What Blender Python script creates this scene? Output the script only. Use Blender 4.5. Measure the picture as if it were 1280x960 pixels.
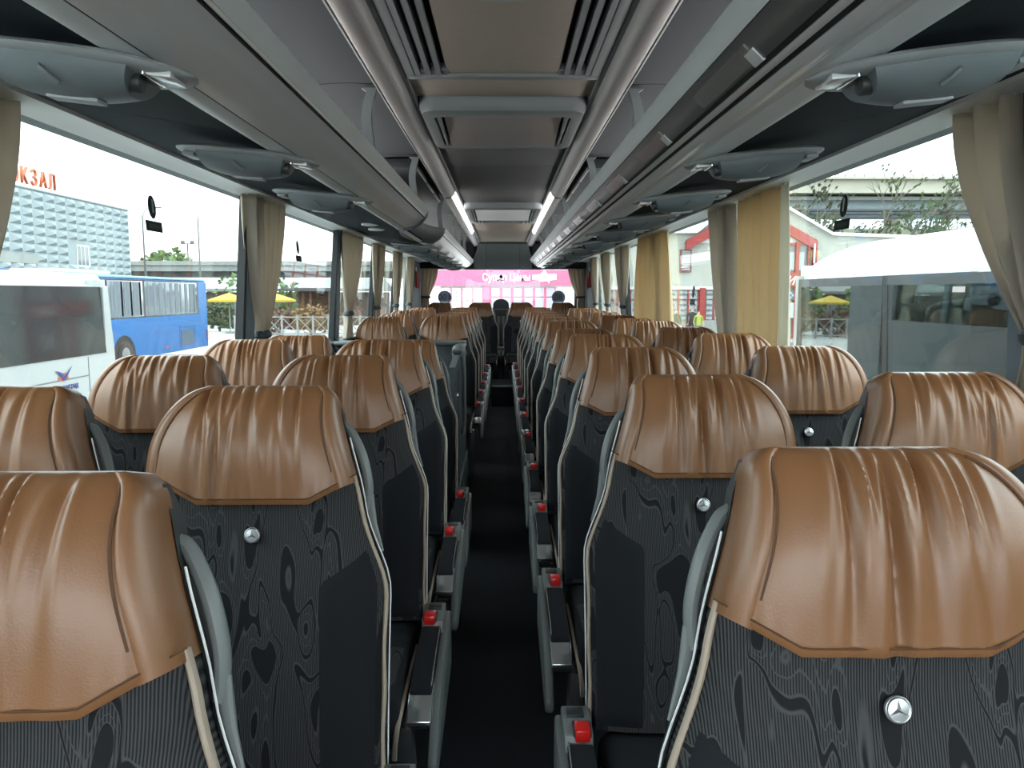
import bpy, bmesh, math, random
from mathutils import Vector, Matrix

for _o in list(bpy.data.objects):
    bpy.data.objects.remove(_o, do_unlink=True)
scene = bpy.context.scene
COL = scene.collection
PI = math.pi
CZ = 1.38                      # eye height above the aisle floor
GZ = -1.12                     # street level below the coach floor

# ------------------------------------------------------------------ camera
cam_d = bpy.data.cameras.new('camera')
cam = bpy.data.objects.new('camera', cam_d)
COL.objects.link(cam)
cam.location = (0, 0, CZ)
cam.rotation_euler = (math.radians(90 - 6.71), 0, math.radians(-0.66))
cam_d.sensor_width = 36
cam_d.lens = 27.0
cam_d.clip_start = 0.02
cam_d.clip_end = 800
scene.camera = cam

# ------------------------------------------------------------------ sky, exposure
world = bpy.data.worlds.new('overcast_sky')
scene.world = world
world.use_nodes = True
wn = world.node_tree
wn.nodes.clear()
w_out = wn.nodes.new('ShaderNodeOutputWorld')
w_bg = wn.nodes.new('ShaderNodeBackground')
w_tc = wn.nodes.new('ShaderNodeTexCoord')
w_map = wn.nodes.new('ShaderNodeMapping')
w_map.inputs['Scale'].default_value = (1.2, 1.2, 6.0)
w_noise = wn.nodes.new('ShaderNodeTexNoise')
w_noise.inputs['Scale'].default_value = 2.2
w_noise.inputs['Detail'].default_value = 5
w_ramp = wn.nodes.new('ShaderNodeValToRGB')
w_ramp.color_ramp.elements[0].position = 0.36
w_ramp.color_ramp.elements[0].color = (0.66, 0.86, 0.95, 1)
w_ramp.color_ramp.elements[1].position = 0.56
w_ramp.color_ramp.elements[1].color = (1.0, 1.0, 1.0, 1)
w_sep = wn.nodes.new('ShaderNodeSeparateXYZ')
w_m1 = wn.nodes.new('ShaderNodeMath'); w_m1.operation = 'MAXIMUM'; w_m1.inputs[1].default_value = 0.0
w_m2 = wn.nodes.new('ShaderNodeMath'); w_m2.operation = 'MULTIPLY_ADD'
w_m2.inputs[1].default_value = 1.15; w_m2.inputs[2].default_value = 1.0
wn.links.new(w_tc.outputs['Generated'], w_map.inputs['Vector'])
wn.links.new(w_map.outputs['Vector'], w_noise.inputs['Vector'])
wn.links.new(w_noise.outputs['Fac'], w_ramp.inputs['Fac'])
wn.links.new(w_tc.outputs['Generated'], w_sep.inputs[0])
wn.links.new(w_sep.outputs['Z'], w_m1.inputs[0])
wn.links.new(w_m1.outputs[0], w_m2.inputs[0])
w_mul = wn.nodes.new('ShaderNodeMath'); w_mul.operation = 'MULTIPLY'; w_mul.inputs[1].default_value = 2.6
wn.links.new(w_m2.outputs[0], w_mul.inputs[0])
wn.links.new(w_ramp.outputs['Color'], w_bg.inputs['Color'])
wn.links.new(w_mul.outputs[0], w_bg.inputs['Strength'])
wn.links.new(w_bg.outputs[0], w_out.inputs[0])

vs = scene.view_settings
vs.view_transform = 'Standard'
vs.look = 'None'
vs.gamma = 1.0
vs.use_curve_mapping = False
vs.exposure = 1.22

# ------------------------------------------------------------------ materials
MATS = {}

def mat(name, color, rough=0.6, metal=0.0, coat=0.0, bump=0.0, bump_scale=200.0, var=0.0, var_scale=8.0,
        emit=None, emit_s=0.0, sheen=0.0, spec=0.5, bump_dist=0.002):
    if name in MATS:
        return MATS[name]
    m = bpy.data.materials.new(name)
    m.use_nodes = True
    nt = m.node_tree
    b = nt.nodes['Principled BSDF']
    c = tuple(color) + (1,)
    b.inputs['Base Color'].default_value = c
    b.inputs['Roughness'].default_value = rough
    b.inputs['Metallic'].default_value = metal
    b.inputs['Coat Weight'].default_value = coat
    b.inputs['Sheen Weight'].default_value = sheen
    b.inputs['Specular IOR Level'].default_value = spec
    if emit:
        b.inputs['Emission Color'].default_value = tuple(emit) + (1,)
        b.inputs['Emission Strength'].default_value = emit_s
    tc = nt.nodes.new('ShaderNodeTexCoord')
    if var > 0:
        n = nt.nodes.new('ShaderNodeTexNoise')
        n.inputs['Scale'].default_value = var_scale
        n.inputs['Detail'].default_value = 4
        mx = nt.nodes.new('ShaderNodeMix'); mx.data_type = 'RGBA'
        mx.inputs['A'].default_value = tuple(x * (1 - var) for x in color) + (1,)
        mx.inputs['B'].default_value = tuple(min(1, x * (1 + var)) for x in color) + (1,)
        nt.links.new(tc.outputs['Object'], n.inputs['Vector'])
        nt.links.new(n.outputs['Fac'], mx.inputs['Factor'])
        nt.links.new(mx.outputs['Result'], b.inputs['Base Color'])
    if bump > 0:
        n2 = nt.nodes.new('ShaderNodeTexNoise')
        n2.inputs['Scale'].default_value = bump_scale
        n2.inputs['Detail'].default_value = 3
        bp = nt.nodes.new('ShaderNodeBump')
        bp.inputs['Strength'].default_value = bump
        bp.inputs['Distance'].default_value = bump_dist
        nt.links.new(tc.outputs['Object'], n2.inputs['Vector'])
        nt.links.new(n2.outputs['Fac'], bp.inputs['Height'])
        nt.links.new(bp.outputs['Normal'], b.inputs['Normal'])
    MATS[name] = m
    return m

def stripes(name, c0, c1, axis='X', freq=300.0, rough=0.8, dist=0.0, motif=False, bump=0.3):
    """woven fabric: fine ribs, with an optional curly motif where the ribs show"""
    m = bpy.data.materials.new(name); m.use_nodes = True
    nt = m.node_tree; b = nt.nodes['Principled BSDF']
    b.inputs['Roughness'].default_value = rough
    b.inputs['Specular IOR Level'].default_value = 0.2
    tc = nt.nodes.new('ShaderNodeTexCoord')
    w = nt.nodes.new('ShaderNodeTexWave')
    w.wave_type = 'BANDS'; w.bands_direction = axis
    w.inputs['Scale'].default_value = freq
    w.inputs['Distortion'].default_value = dist
    nt.links.new(tc.outputs['Object'], w.inputs['Vector'])
    mx = nt.nodes.new('ShaderNodeMix'); mx.data_type = 'RGBA'
    mx.inputs['A'].default_value = tuple(c0) + (1,)
    mx.inputs['B'].default_value = tuple(c1) + (1,)
    fac = w.outputs['Fac']
    if motif:
        mp = nt.nodes.new('ShaderNodeMapping')
        mp.inputs['Scale'].default_value = (1.9, 0.5, 0.5)
        nt.links.new(tc.outputs['Object'], mp.inputs['Vector'])
        n = nt.nodes.new('ShaderNodeTexNoise')
        n.inputs['Scale'].default_value = 9.5; n.inputs['Detail'].default_value = 0.35
        n.inputs['Distortion'].default_value = 1.2
        nt.links.new(mp.outputs['Vector'], n.inputs['Vector'])
        r = nt.nodes.new('ShaderNodeValToRGB')
        r.color_ramp.interpolation = 'CONSTANT'
        e = r.color_ramp.elements
        e[0].position = 0.0; e[0].color = (1, 1, 1, 1)
        e[1].position = 0.47; e[1].color = (0, 0, 0, 1)
        k = e.new(0.515); k.color = (1, 1, 1, 1)
        k = e.new(0.62); k.color = (0, 0, 0, 1)
        nt.links.new(n.outputs['Fac'], r.inputs['Fac'])
        # thin outlines along the motif edges
        r2 = nt.nodes.new('ShaderNodeValToRGB')
        e = r2.color_ramp.elements
        e[0].position = 0.0; e[0].color = (0, 0, 0, 1)
        e[1].position = 0.462; e[1].color = (0, 0, 0, 1)
        for p, v in ((0.466, 1), (0.474, 1), (0.478, 0), (0.508, 0), (0.512, 1), (0.518, 1), (0.522, 0), (0.57, 0), (0.573, 1), (0.578, 1), (0.581, 0), (0.616, 0), (0.619, 1), (0.625, 1), (0.628, 0)):
            k = e.new(p); k.color = (v, v, v, 1)
        nt.links.new(n.outputs['Fac'], r2.inputs['Fac'])
        mm = nt.nodes.new('ShaderNodeMath'); mm.operation = 'MULTIPLY'
        nt.links.new(w.outputs['Fac'], mm.inputs[0]); nt.links.new(r.outputs['Color'], mm.inputs[1])
        ma = nt.nodes.new('ShaderNodeMath'); ma.operation = 'MAXIMUM'
        nt.links.new(mm.outputs[0], ma.inputs[0]); nt.links.new(r2.outputs['Color'], ma.inputs[1])
        fac = ma.outputs[0]
    nt.links.new(fac, mx.inputs['Factor'])
    nt.links.new(mx.outputs['Result'], b.inputs['Base Color'])
    bp = nt.nodes.new('ShaderNodeBump'); bp.inputs['Strength'].default_value = bump; bp.inputs['Distance'].default_value = 0.001
    nt.links.new(fac, bp.inputs['Height']); nt.links.new(bp.outputs['Normal'], b.inputs['Normal'])
    MATS[name] = m
    return m

def glass_mat(name, tint, gloss=0.9, rough=0.0, refl=0.7, f0=0.04):
    m = bpy.data.materials.new(name); m.use_nodes = True
    nt = m.node_tree; nt.nodes.clear()
    o = nt.nodes.new('ShaderNodeOutputMaterial')
    t = nt.nodes.new('ShaderNodeBsdfTransparent'); t.inputs[0].default_value = tuple(tint) + (1,)
    g = nt.nodes.new('ShaderNodeBsdfGlossy'); g.inputs['Roughness'].default_value = rough
    g.inputs['Color'].default_value = (gloss, gloss, gloss, 1)
    geo = nt.nodes.new('ShaderNodeNewGeometry')
    dt = nt.nodes.new('ShaderNodeVectorMath'); dt.operation = 'DOT_PRODUCT'
    nt.links.new(geo.outputs['Incoming'], dt.inputs[0]); nt.links.new(geo.outputs['Normal'], dt.inputs[1])
    def mth(op, a, b=None):
        n_ = nt.nodes.new('ShaderNodeMath'); n_.operation = op
        for i_, q_ in enumerate((a, b)):
            if q_ is None: continue
            if isinstance(q_, (int, float)): n_.inputs[i_].default_value = q_
            else: nt.links.new(q_, n_.inputs[i_])
        return n_.outputs[0]
    c_ = mth('ABSOLUTE', dt.outputs['Value'])
    fr = mth('POWER', mth('SUBTRACT', 1.0, c_), 5.0)
    fr = mth('ADD', mth('MULTIPLY', fr, (1 - f0) * refl), f0 * refl)
    mx = nt.nodes.new('ShaderNodeMixShader')
    nt.links.new(fr, mx.inputs[0]); nt.links.new(t.outputs[0], mx.inputs[1])
    nt.links.new(g.outputs[0], mx.inputs[2]); nt.links.new(mx.outputs[0], o.inputs[0])
    MATS[name] = m
    return m

def leather_mat():
    m = mat('tan_leather', (0.30, 0.135, 0.052), rough=0.36, coat=0.15, spec=0.5)
    nt = m.node_tree; b = nt.nodes['Principled BSDF']
    tc = nt.nodes.new('ShaderNodeTexCoord')
    v = nt.nodes.new('ShaderNodeTexVoronoi'); v.inputs['Scale'].default_value = 420
    n = nt.nodes.new('ShaderNodeTexNoise'); n.inputs['Scale'].default_value = 5; n.inputs['Detail'].default_value = 3
    mx = nt.nodes.new('ShaderNodeMix'); mx.data_type = 'RGBA'
    mx.inputs['A'].default_value = (0.188, 0.082, 0.033, 1)
    mx.inputs['B'].default_value = (0.250, 0.113, 0.048, 1)
    nt.links.new(tc.outputs['Object'], v.inputs['Vector']); nt.links.new(tc.outputs['Object'], n.inputs['Vector'])
    nt.links.new(n.outputs['Fac'], mx.inputs['Factor']); nt.links.new(mx.outputs['Result'], b.inputs['Base Color'])
    bp = nt.nodes.new('ShaderNodeBump'); bp.inputs['Strength'].default_value = 0.12; bp.inputs['Distance'].default_value = 0.001
    nt.links.new(v.outputs['Distance'], bp.inputs['Height']); nt.links.new(bp.outputs['Normal'], b.inputs['Normal'])
    b.inputs['Coat Roughness'].default_value = 0.3
    return m

M_leather = leather_mat()
M_thread = mat('brown_thread', (0.10, 0.045, 0.02), 0.8)
M_pattern = stripes('motif_fabric', (0.009, 0.0095, 0.011), (0.058, 0.058, 0.060), 'X', 105.0, motif=True)
M_dark = mat('charcoal_fabric', (0.013, 0.0145, 0.018), 0.9, bump=0.3, bump_scale=900, spec=0.2)
M_black = mat('black_fabric', (0.008, 0.008, 0.009), 0.95, spec=0.2)
M_piping = mat('beige_piping', (0.42, 0.34, 0.27), 0.9, bump=0.4, bump_scale=500)
M_greyp = mat('grey_plastic', (0.16, 0.175, 0.17), 0.4)
M_darkp = mat('dark_plastic', (0.03, 0.034, 0.036), 0.42)
M_silver = mat('silver_trim', (0.62, 0.64, 0.65), 0.25, metal=0.85)
M_chrome = mat('chrome', (0.85, 0.86, 0.87), 0.12, metal=1.0)
M_badge = mat('badge_silver', (0.55, 0.56, 0.57), 0.3, metal=0.7)
M_star = mat('badge_star', (0.16, 0.165, 0.17), 0.35, metal=0.5)
M_red = mat('red_button', (0.62, 0.012, 0.01), 0.35, coat=0.3)
M_carpet = mat('black_carpet', (0.022, 0.024, 0.027), 0.97, bump=0.9, bump_scale=420, var=0.45, var_scale=260, spec=0.1, bump_dist=0.004)
M_nosing = mat('step_nosing', (0.12, 0.13, 0.13), 0.5)
M_ceil = mat('ceiling_fabric', (0.30, 0.27, 0.235), 0.95, bump=0.25, bump_scale=500, var=0.06, var_scale=40, spec=0.15)
M_ceil_d = mat('ceiling_fabric_grey', (0.125, 0.13, 0.132), 0.95, bump=0.2, bump_scale=500, spec=0.15)
M_cgrey = mat('ceiling_plastic', (0.19, 0.215, 0.225), 0.5)
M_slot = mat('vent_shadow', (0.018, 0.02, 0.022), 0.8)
M_rail = mat('rail_bronze', (0.36, 0.345, 0.335), 0.42, metal=0.25)
M_rack = mat('rack_silver', (0.88, 0.88, 0.87), 0.28, metal=0.15)
M_rack_l = mat('rack_pale', (0.88, 0.90, 0.89), 0.42)
M_groove = mat('rack_groove', (0.02, 0.022, 0.025), 0.6)
M_rackceil = mat('rack_ceiling', (0.045, 0.051, 0.056), 0.9, bump=0.2, bump_scale=600, spec=0.2)
M_navy = stripes('ribbed_navy', (0.009, 0.014, 0.019), (0.02, 0.03, 0.038), 'Y', 38.0, bump=0.4)
M_trim = mat('window_trim', (0.80, 0.81, 0.79), 0.5)
M_podd = mat('pod_grey', (0.16, 0.185, 0.195), 0.5)
M_podl = mat('pod_base_grey', (0.36, 0.375, 0.375), 0.45)
M_lens = mat('pod_lens', (0.62, 0.63, 0.61), 0.15, metal=0.1)
M_gasket = mat('black_gasket', (0.01, 0.012, 0.014), 0.5)
M_pillar = mat('pillar_bluegrey', (0.16, 0.20, 0.23), 0.5)
M_wall = mat('side_wall_grey', (0.11, 0.12, 0.125), 0.8)
M_guard = mat('guard_grey', (0.060, 0.072, 0.076), 0.42)
M_glass = glass_mat('coach_glass', (0.77, 0.815, 0.81))
M_screen = glass_mat('windscreen_glass', (0.97, 0.98, 0.98))
M_glass_r = glass_mat('rear_glass', (0.95, 0.95, 0.95))
M_sticker = mat('sticker_dark', (0.012, 0.02, 0.022), 0.5)
M_sticker_l = mat('sticker_print', (0.35, 0.42, 0.38), 0.5)
M_disc = mat('speed_disc', (0.16, 0.19, 0.23), 0.5)
def _film(m, fac, tint):
    nt = m.node_tree; b = nt.nodes['Principled BSDF']
    tr = nt.nodes.new('ShaderNodeBsdfTransparent'); tr.inputs[0].default_value = tuple(tint) + (1,)
    mx = nt.nodes.new('ShaderNodeMixShader'); mx.inputs[0].default_value = fac
    nt.links.new(b.outputs[0], mx.inputs[1]); nt.links.new(tr.outputs[0], mx.inputs[2])
    nt.links.new(mx.outputs[0], nt.nodes['Material Output'].inputs[0])
_film(M_disc, 0.5, (0.35, 0.40, 0.46))
M_discp = mat('speed_digits', (0.02, 0.025, 0.03), 0.5)
M_fill = mat('added_fill_tube', (0.8, 0.8, 0.8), 0.5, emit=(1.0, 0.97, 0.93), emit_s=4.6)  # added glow for the unseen ceiling fill, not a fitting of the coach
M_lamp = mat('light_strip', (0.42, 0.40, 0.39), 0.4)
M_lamp_on = mat('light_strip_lit', (0.8, 0.8, 0.78), 0.4, emit=(1.0, 0.96, 0.93), emit_s=3.0)  # rear strips' glow is added to brighten the ceiling and rear seats

def curtain_mat(name, c):
    m = mat(name, c, 0.9, bump=0.3, bump_scale=700, spec=0.15)
    nt = m.node_tree; b = nt.nodes['Principled BSDF']
    tr = nt.nodes.new('ShaderNodeBsdfTranslucent'); tr.inputs[0].default_value = tuple(min(1, x * 1.15) for x in c) + (1,)
    mx = nt.nodes.new('ShaderNodeMixShader'); mx.inputs[0].default_value = 0.35
    out = nt.nodes['Material Output']
    nt.links.new(b.outputs[0], mx.inputs[1]); nt.links.new(tr.outputs[0], mx.inputs[2]); nt.links.new(mx.outputs[0], out.inputs[0])
    return m
M_curt = curtain_mat('curtain_taupe', (0.60, 0.53, 0.44))
M_curt2 = curtain_mat('curtain_gold', (0.70, 0.56, 0.36))
M_curt3 = curtain_mat('curtain_lining', (0.72, 0.68, 0.57))
M_tie = mat('tieback_grey', (0.05, 0.06, 0.07), 0.7)

# ------------------------------------------------------------------ mesh helpers
def mk(name, verts, faces, m, parent=None, smooth=True, kind=None):
    me = bpy.data.meshes.new(name)
    me.from_pydata(verts, [], faces)
    me.validate()
    me.update()
    return obj(name, me, m, parent, smooth, kind)

def fix_normals(me):
    bm = bmesh.new(); bm.from_mesh(me)
    bmesh.ops.recalc_face_normals(bm, faces=bm.faces)
    bm.to_mesh(me); bm.free()

def obj(name, me, m, parent=None, smooth=True, kind=None):
    if m is not None and not me.materials:
        me.materials.append(m)
    if smooth:
        me.polygons.foreach_set('use_smooth', [True] * len(me.polygons))
        try:
            me.set_sharp_from_angle(angle=math.radians(38))
        except Exception:
            pass
    o = bpy.data.objects.new(name, me)
    COL.objects.link(o)
    if parent is not None:
        o.parent = parent
    if kind:
        o['kind'] = kind
    return o

def empty(name, loc=(0, 0, 0), rz=0.0):
    o = bpy.data.objects.new(name, None)
    COL.objects.link(o)
    o.empty_display_size = 0.05
    o.location = loc
    o.rotation_euler = (0, 0, rz)
    return o

def tag(o, label, cat, group=None):
    o['label'] = label; o['category'] = cat
    if group:
        o['group'] = group
    return o

def thing(name, label, cat, loc=(0, 0, 0), group=None, rz=0.0):
    return tag(empty(name, loc, rz), label, cat, group)

def struct(o):
    o['kind'] = 'structure'
    return o

def bm_mesh(bm, name):
    bmesh.ops.recalc_face_normals(bm, faces=bm.faces)
    me = bpy.data.meshes.new(name)
    bm.to_mesh(me); bm.free()
    return me

def box_bm(bm, x0, x1, y0, y1, z0, z1):
    r = bmesh.ops.create_cube(bm, size=1.0)
    for v in r['verts']:
        v.co = Vector((x0 + (v.co.x + .5) * (x1 - x0), y0 + (v.co.y + .5) * (y1 - y0), z0 + (v.co.z + .5) * (z1 - z0)))
    return r['verts']

def box_me(name, x0, x1, y0, y1, z0, z1, bevel=0.0, seg=2):
    bm = bmesh.new()
    box_bm(bm, x0, x1, y0, y1, z0, z1)
    if bevel > 0:
        bmesh.ops.bevel(bm, geom=bm.edges[:], offset=bevel, segments=seg, profile=0.5, affect='EDGES')
    return bm_mesh(bm, name)

def box(name, x0, x1, y0, y1, z0, z1, m, parent=None, bevel=0.0, seg=2):
    return obj(name, box_me(name, x0, x1, y0, y1, z0, z1, bevel, seg), m, parent)

def boxes(name, lst, m, parent=None, bevel=0.0):
    bm = bmesh.new()
    for b in lst:
        box_bm(bm, *b)
    if bevel:
        bmesh.ops.bevel(bm, geom=bm.edges[:], offset=bevel, segments=2, profile=0.5, affect='EDGES')
    return obj(name, bm_mesh(bm, name), m, parent)

def prism_me(name, poly, a0, a1, axis='y'):
    """closed polygon extruded along an axis; poly in the other two coordinates"""
    n = len(poly)
    vs_ = []
    for a in (a0, a1):
        for p, q in poly:
            vs_.append({'y': (p, a, q), 'x': (a, p, q), 'z': (p, q, a)}[axis])
    fs = [[i, (i + 1) % n, n + (i + 1) % n, n + i] for i in range(n)]
    fs.append(list(range(n))[::-1]); fs.append(list(range(n, 2 * n)))
    me = bpy.data.meshes.new(name)
    me.from_pydata(vs_, [], fs)
    fix_normals(me)
    return me

def prism(name, poly, a0, a1, m, parent=None, axis='y', smooth=True):
    return obj(name, prism_me(name, poly, a0, a1, axis), m, parent, smooth)

def thick(pts, t):
    """polyline to closed polygon of thickness t (offset to the left of travel)"""
    n = len(pts); off = []
    for i in range(n):
        a = Vector(pts[max(i - 1, 0)]); b = Vector(pts[min(i + 1, n - 1)])
        d = (b - a).normalized()
        off.append((pts[i][0] - d.y * t, pts[i][1] + d.x * t))
    return list(pts) + off[::-1]

def mir(pts, s):
    return [(p * s, q) for p, q in pts]

def spline(pts, n=8):
    """catmull-rom through points"""
    P = [Vector(p) for p in pts]
    out = []
    for i in range(len(P) - 1):
        p0 = P[max(i - 1, 0)]; p1 = P[i]; p2 = P[i + 1]; p3 = P[min(i + 2, len(P) - 1)]
        for k in range(n):
            t = k / n
            out.append(0.5 * ((2 * p1) + (-p0 + p2) * t + (2 * p0 - 5 * p1 + 4 * p2 - p3) * t * t + (-p0 + 3 * p1 - 3 * p2 + p3) * t ** 3))
    out.append(P[-1])
    return out

def tube_me(name, path, r, seg=8, flat=1.0, cap=True, radii=None):
    P = [Vector(p) for p in path]
    n = len(P)
    vs_ = []; fs = []
    up = Vector((0.13, 0.37, 0.92)).normalized()
    prev = None
    for i in range(n):
        d = (P[min(i + 1, n - 1)] - P[max(i - 1, 0)]).normalized()
        if prev is None:
            a = d.cross(up)
            if a.length < 1e-3:
                a = d.cross(Vector((1, 0, 0)))
        else:
            a = prev - d * prev.dot(d)
        a.normalize(); prev = a
        b = d.cross(a).normalized()
        rr = radii[i] if radii else r
        for k in range(seg):
            th = 2 * PI * k / seg
            vs_.append(tuple(P[i] + a * math.cos(th) * rr + b * math.sin(th) * rr * flat))
    for i in range(n - 1):
        for k in range(seg):
            k2 = (k + 1) % seg
            fs.append([i * seg + k, i * seg + k2, (i + 1) * seg + k2, (i + 1) * seg + k])
    if cap:
        fs.append(list(range(seg))[::-1]); fs.append([(n - 1) * seg + k for k in range(seg)])
    me = bpy.data.meshes.new(name); me.from_pydata(vs_, [], fs)
    fix_normals(me)
    return me

def tube(name, path, r, m, parent=None, seg=8, flat=1.0, radii=None):
    return obj(name, tube_me(name, path, r, seg, flat, True, radii), m, parent)

def cyl_me(name, c, r, h, axis='z', seg=24, bevel=0.0, r2=None):
    bm = bmesh.new()
    bmesh.ops.create_cone(bm, cap_ends=True, segments=seg, radius1=r, radius2=r if r2 is None else r2, depth=h)
    if bevel:
        es = [e for e in bm.edges if len(e.link_faces) == 2 and any(len(f.verts) > 4 for f in e.link_faces)]
        bmesh.ops.bevel(bm, geom=es, offset=bevel, segments=2, profile=0.5, affect='EDGES')
    if axis == 'y':
        bmesh.ops.rotate(bm, verts=bm.verts, cent=(0, 0, 0), matrix=Matrix.Rotation(PI / 2, 3, 'X'))
    elif axis == 'x':
        bmesh.ops.rotate(bm, verts=bm.verts, cent=(0, 0, 0), matrix=Matrix.Rotation(PI / 2, 3, 'Y'))
    bmesh.ops.translate(bm, verts=bm.verts, vec=c)
    return bm_mesh(bm, name)

def cyl(name, c, r, h, m, parent=None, axis='z', seg=24, bevel=0.0, r2=None):
    return obj(name, cyl_me(name, c, r, h, axis, seg, bevel, r2), m, parent)

def grid_faces(nr, nc, flip=False):
    fs = []
    for i in range(nr - 1):
        for j in range(nc - 1):
            f = [i * nc + j, i * nc + j + 1, (i + 1) * nc + j + 1, (i + 1) * nc + j]
            fs.append(f[::-1] if flip else f)
    return fs

def text_me(body, size, extrude=0.004, align='CENTER', shear=0.0, spacing=1.0, bold=0.0):
    cu = bpy.data.curves.new('lettering', 'FONT')
    cu.body = body; cu.size = size; cu.extrude = extrude
    cu.align_x = align; cu.align_y = 'CENTER'; cu.shear = shear; cu.space_character = spacing; cu.offset = bold
    o = bpy.data.objects.new('lettering', cu); COL.objects.link(o)
    dg = bpy.context.evaluated_depsgraph_get()
    me = bpy.data.meshes.new_from_object(o.evaluated_get(dg))
    bpy.data.objects.remove(o, do_unlink=True)
    bpy.data.curves.remove(cu)
    me.name = 'lettering'
    me.materials.clear()
    return me

def text(name, body, size, loc, rot, m, parent=None, extrude=0.004, shear=0.0, mirror=False, sx=1.0, bold=0.0):
    me = text_me(body, size, extrude, shear=shear, bold=bold, spacing=1.0 + bold / size * 2)
    mt = Matrix.Translation(Vector(loc)) @ rot @ Matrix.Diagonal(Vector((-sx if mirror else sx, 1, 1, 1)))
    me.transform(mt)
    if mirror:
        me.flip_normals()
    return obj(name, me, m, parent, smooth=False)

# lettering rotations: text lies in XY facing +Z by default
R_FACE_NEGY = Matrix.Rotation(PI / 2, 4, 'X')                                        # reads from -y, looking to +y
R_FACE_POSX = Matrix.Rotation(PI / 2, 4, 'Z') @ Matrix.Rotation(PI / 2, 4, 'X')      # reads from +x, looking to -x
R_FACE_NEGX = Matrix.Rotation(-PI / 2, 4, 'Z') @ Matrix.Rotation(PI / 2, 4, 'X')     # reads from -x, looking to +x
def clamp(x, a, b): return max(a, min(b, x))
def sstep(a, b, x):
    t = clamp((x - a) / (b - a), 0, 1); return t * t * (3 - 2 * t)
ORD = ['first', 'second', 'third', 'fourth', 'fifth', 'sixth', 'seventh', 'eighth', 'ninth', 'tenth', 'eleventh', 'twelfth', 'thirteenth']

# ================================================================== THE COACH SHELL
Y0, Y1 = -1.8, 11.35
Z = lambda r: CZ + r           # height given relative to the eye

floor = struct(box('floor', -1.27, 1.27, Y0, Y1, -0.06, 0.0, M_carpet))
ceiling = struct(box('ceiling', -1.27, 1.27, Y0, Y1, Z(.79), Z(.88), M_rackceil))

SILL, HEAD = 1.05, Z(.457)
PIL = {-1: [-1.75, 0.1, 1.72, 3.65, 5.6, 7.2, 8.6, 10.0], 1: [-1.75, 0.1, 1.72, 4.05, 5.9, 7.55, 8.95, 10.1]}
nwin = 0
for s, side in ((-1, 'left'), (1, 'right')):
    bm = bmesh.new()
    box_bm(bm, *sorted((s * 1.235, s * 1.29)), Y0, Y1, 0, SILL)
    box_bm(bm, *sorted((s * 1.20, s * 1.29)), Y0, Y1, HEAD, Z(.80))
    box_bm(bm, *sorted((s * 1.20, s * 1.29)), PIL[s][-1], Y1, SILL, HEAD)
    wall = struct(obj('wall_' + side, bm_mesh(bm, 'wall_' + side), M_wall, smooth=False))
    # sill ledge
    box('sill', *sorted((s * 1.16, s * 1.24)), Y0, 10.0, SILL - .035, SILL - .005, M_gasket, wall, .006)
    for k, py in enumerate(PIL[s]):
        prism('pillar', mir([(1.215, SILL), (1.175, HEAD), (1.20, HEAD), (1.245, SILL)], s), py - .01, py + .10, M_pillar, wall, smooth=False)
        prism('gasket', mir([(1.225, SILL), (1.17, HEAD), (1.205, HEAD), (1.262, SILL)], s), py - .045, py - .012, M_gasket, wall, smooth=False)
    ys = PIL[s]
    for a, b in zip(ys[:-1], ys[1:]):
        nwin += 1
        w = struct(empty('window_%d' % nwin, (s * 1.25, (a + b) / 2, SILL)))
        pn = prism('pane', mir([(1.262, SILL - .004), (1.203, HEAD + .01), (1.208, HEAD + .01), (1.267, SILL - .004)], s), a + .0, b, M_glass, w, smooth=False)
        pn.matrix_parent_inverse = Matrix.Translation((-s * 1.25, -(a + b) / 2, -SILL))

# rear wall with the wide rear window
RW0, RW1 = 1.16, Z(.352)
bm = bmesh.new()
box_bm(bm, -1.24, 1.24, Y1, Y1 + .06, 0, RW0)
box_bm(bm, -1.24, -1.09, Y1, Y1 + .06, RW0, RW1)
box_bm(bm, 1.05, 1.24, Y1, Y1 + .06, RW0, RW1)
box_bm(bm, -1.24, 1.24, Y1, Y1 + .06, RW1, Z(.80))
wall_rear = struct(obj('wall_rear', bm_mesh(bm, 'wall_rear'), M_wall, smooth=False))
box('gasket', -1.10, 1.06, Y1 - .02, Y1 + .0, RW0 - .02, RW0 + .012, M_gasket, wall_rear)
w = struct(empty('window_%d' % (nwin + 1), (0, Y1, RW0)))
pn = box('pane', -1.09, 1.05, Y1 + .02, Y1 + .026, RW0, RW1, M_glass_r, w)
pn.matrix_parent_inverse = Matrix.Translation((0, -Y1, -RW0))

# front end behind the viewer: dash height wall, header and windscreen
bm = bmesh.new()
box_bm(bm, -1.27, 1.27, Y0 - .06, Y0, 0, .72)
box_bm(bm, -1.27, 1.27, Y0 - .06, Y0, 2.12, Z(.88))
box_bm(bm, -1.27, -1.2, Y0 - .06, Y0, .72, 2.12)
box_bm(bm, 1.2, 1.27, Y0 - .06, Y0, .72, 2.12)
wall_front = struct(obj('wall_front', bm_mesh(bm, 'wall_front'), M_wall, smooth=False))
w = struct(empty('window_%d' % (nwin + 2), (0, Y0, .72)))
pn = box('pane', -1.2, 1.2, Y0 - .035, Y0 - .03, .72, 2.12, M_screen, w)
pn.matrix_parent_inverse = Matrix.Translation((0, -Y0, -.72))

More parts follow.
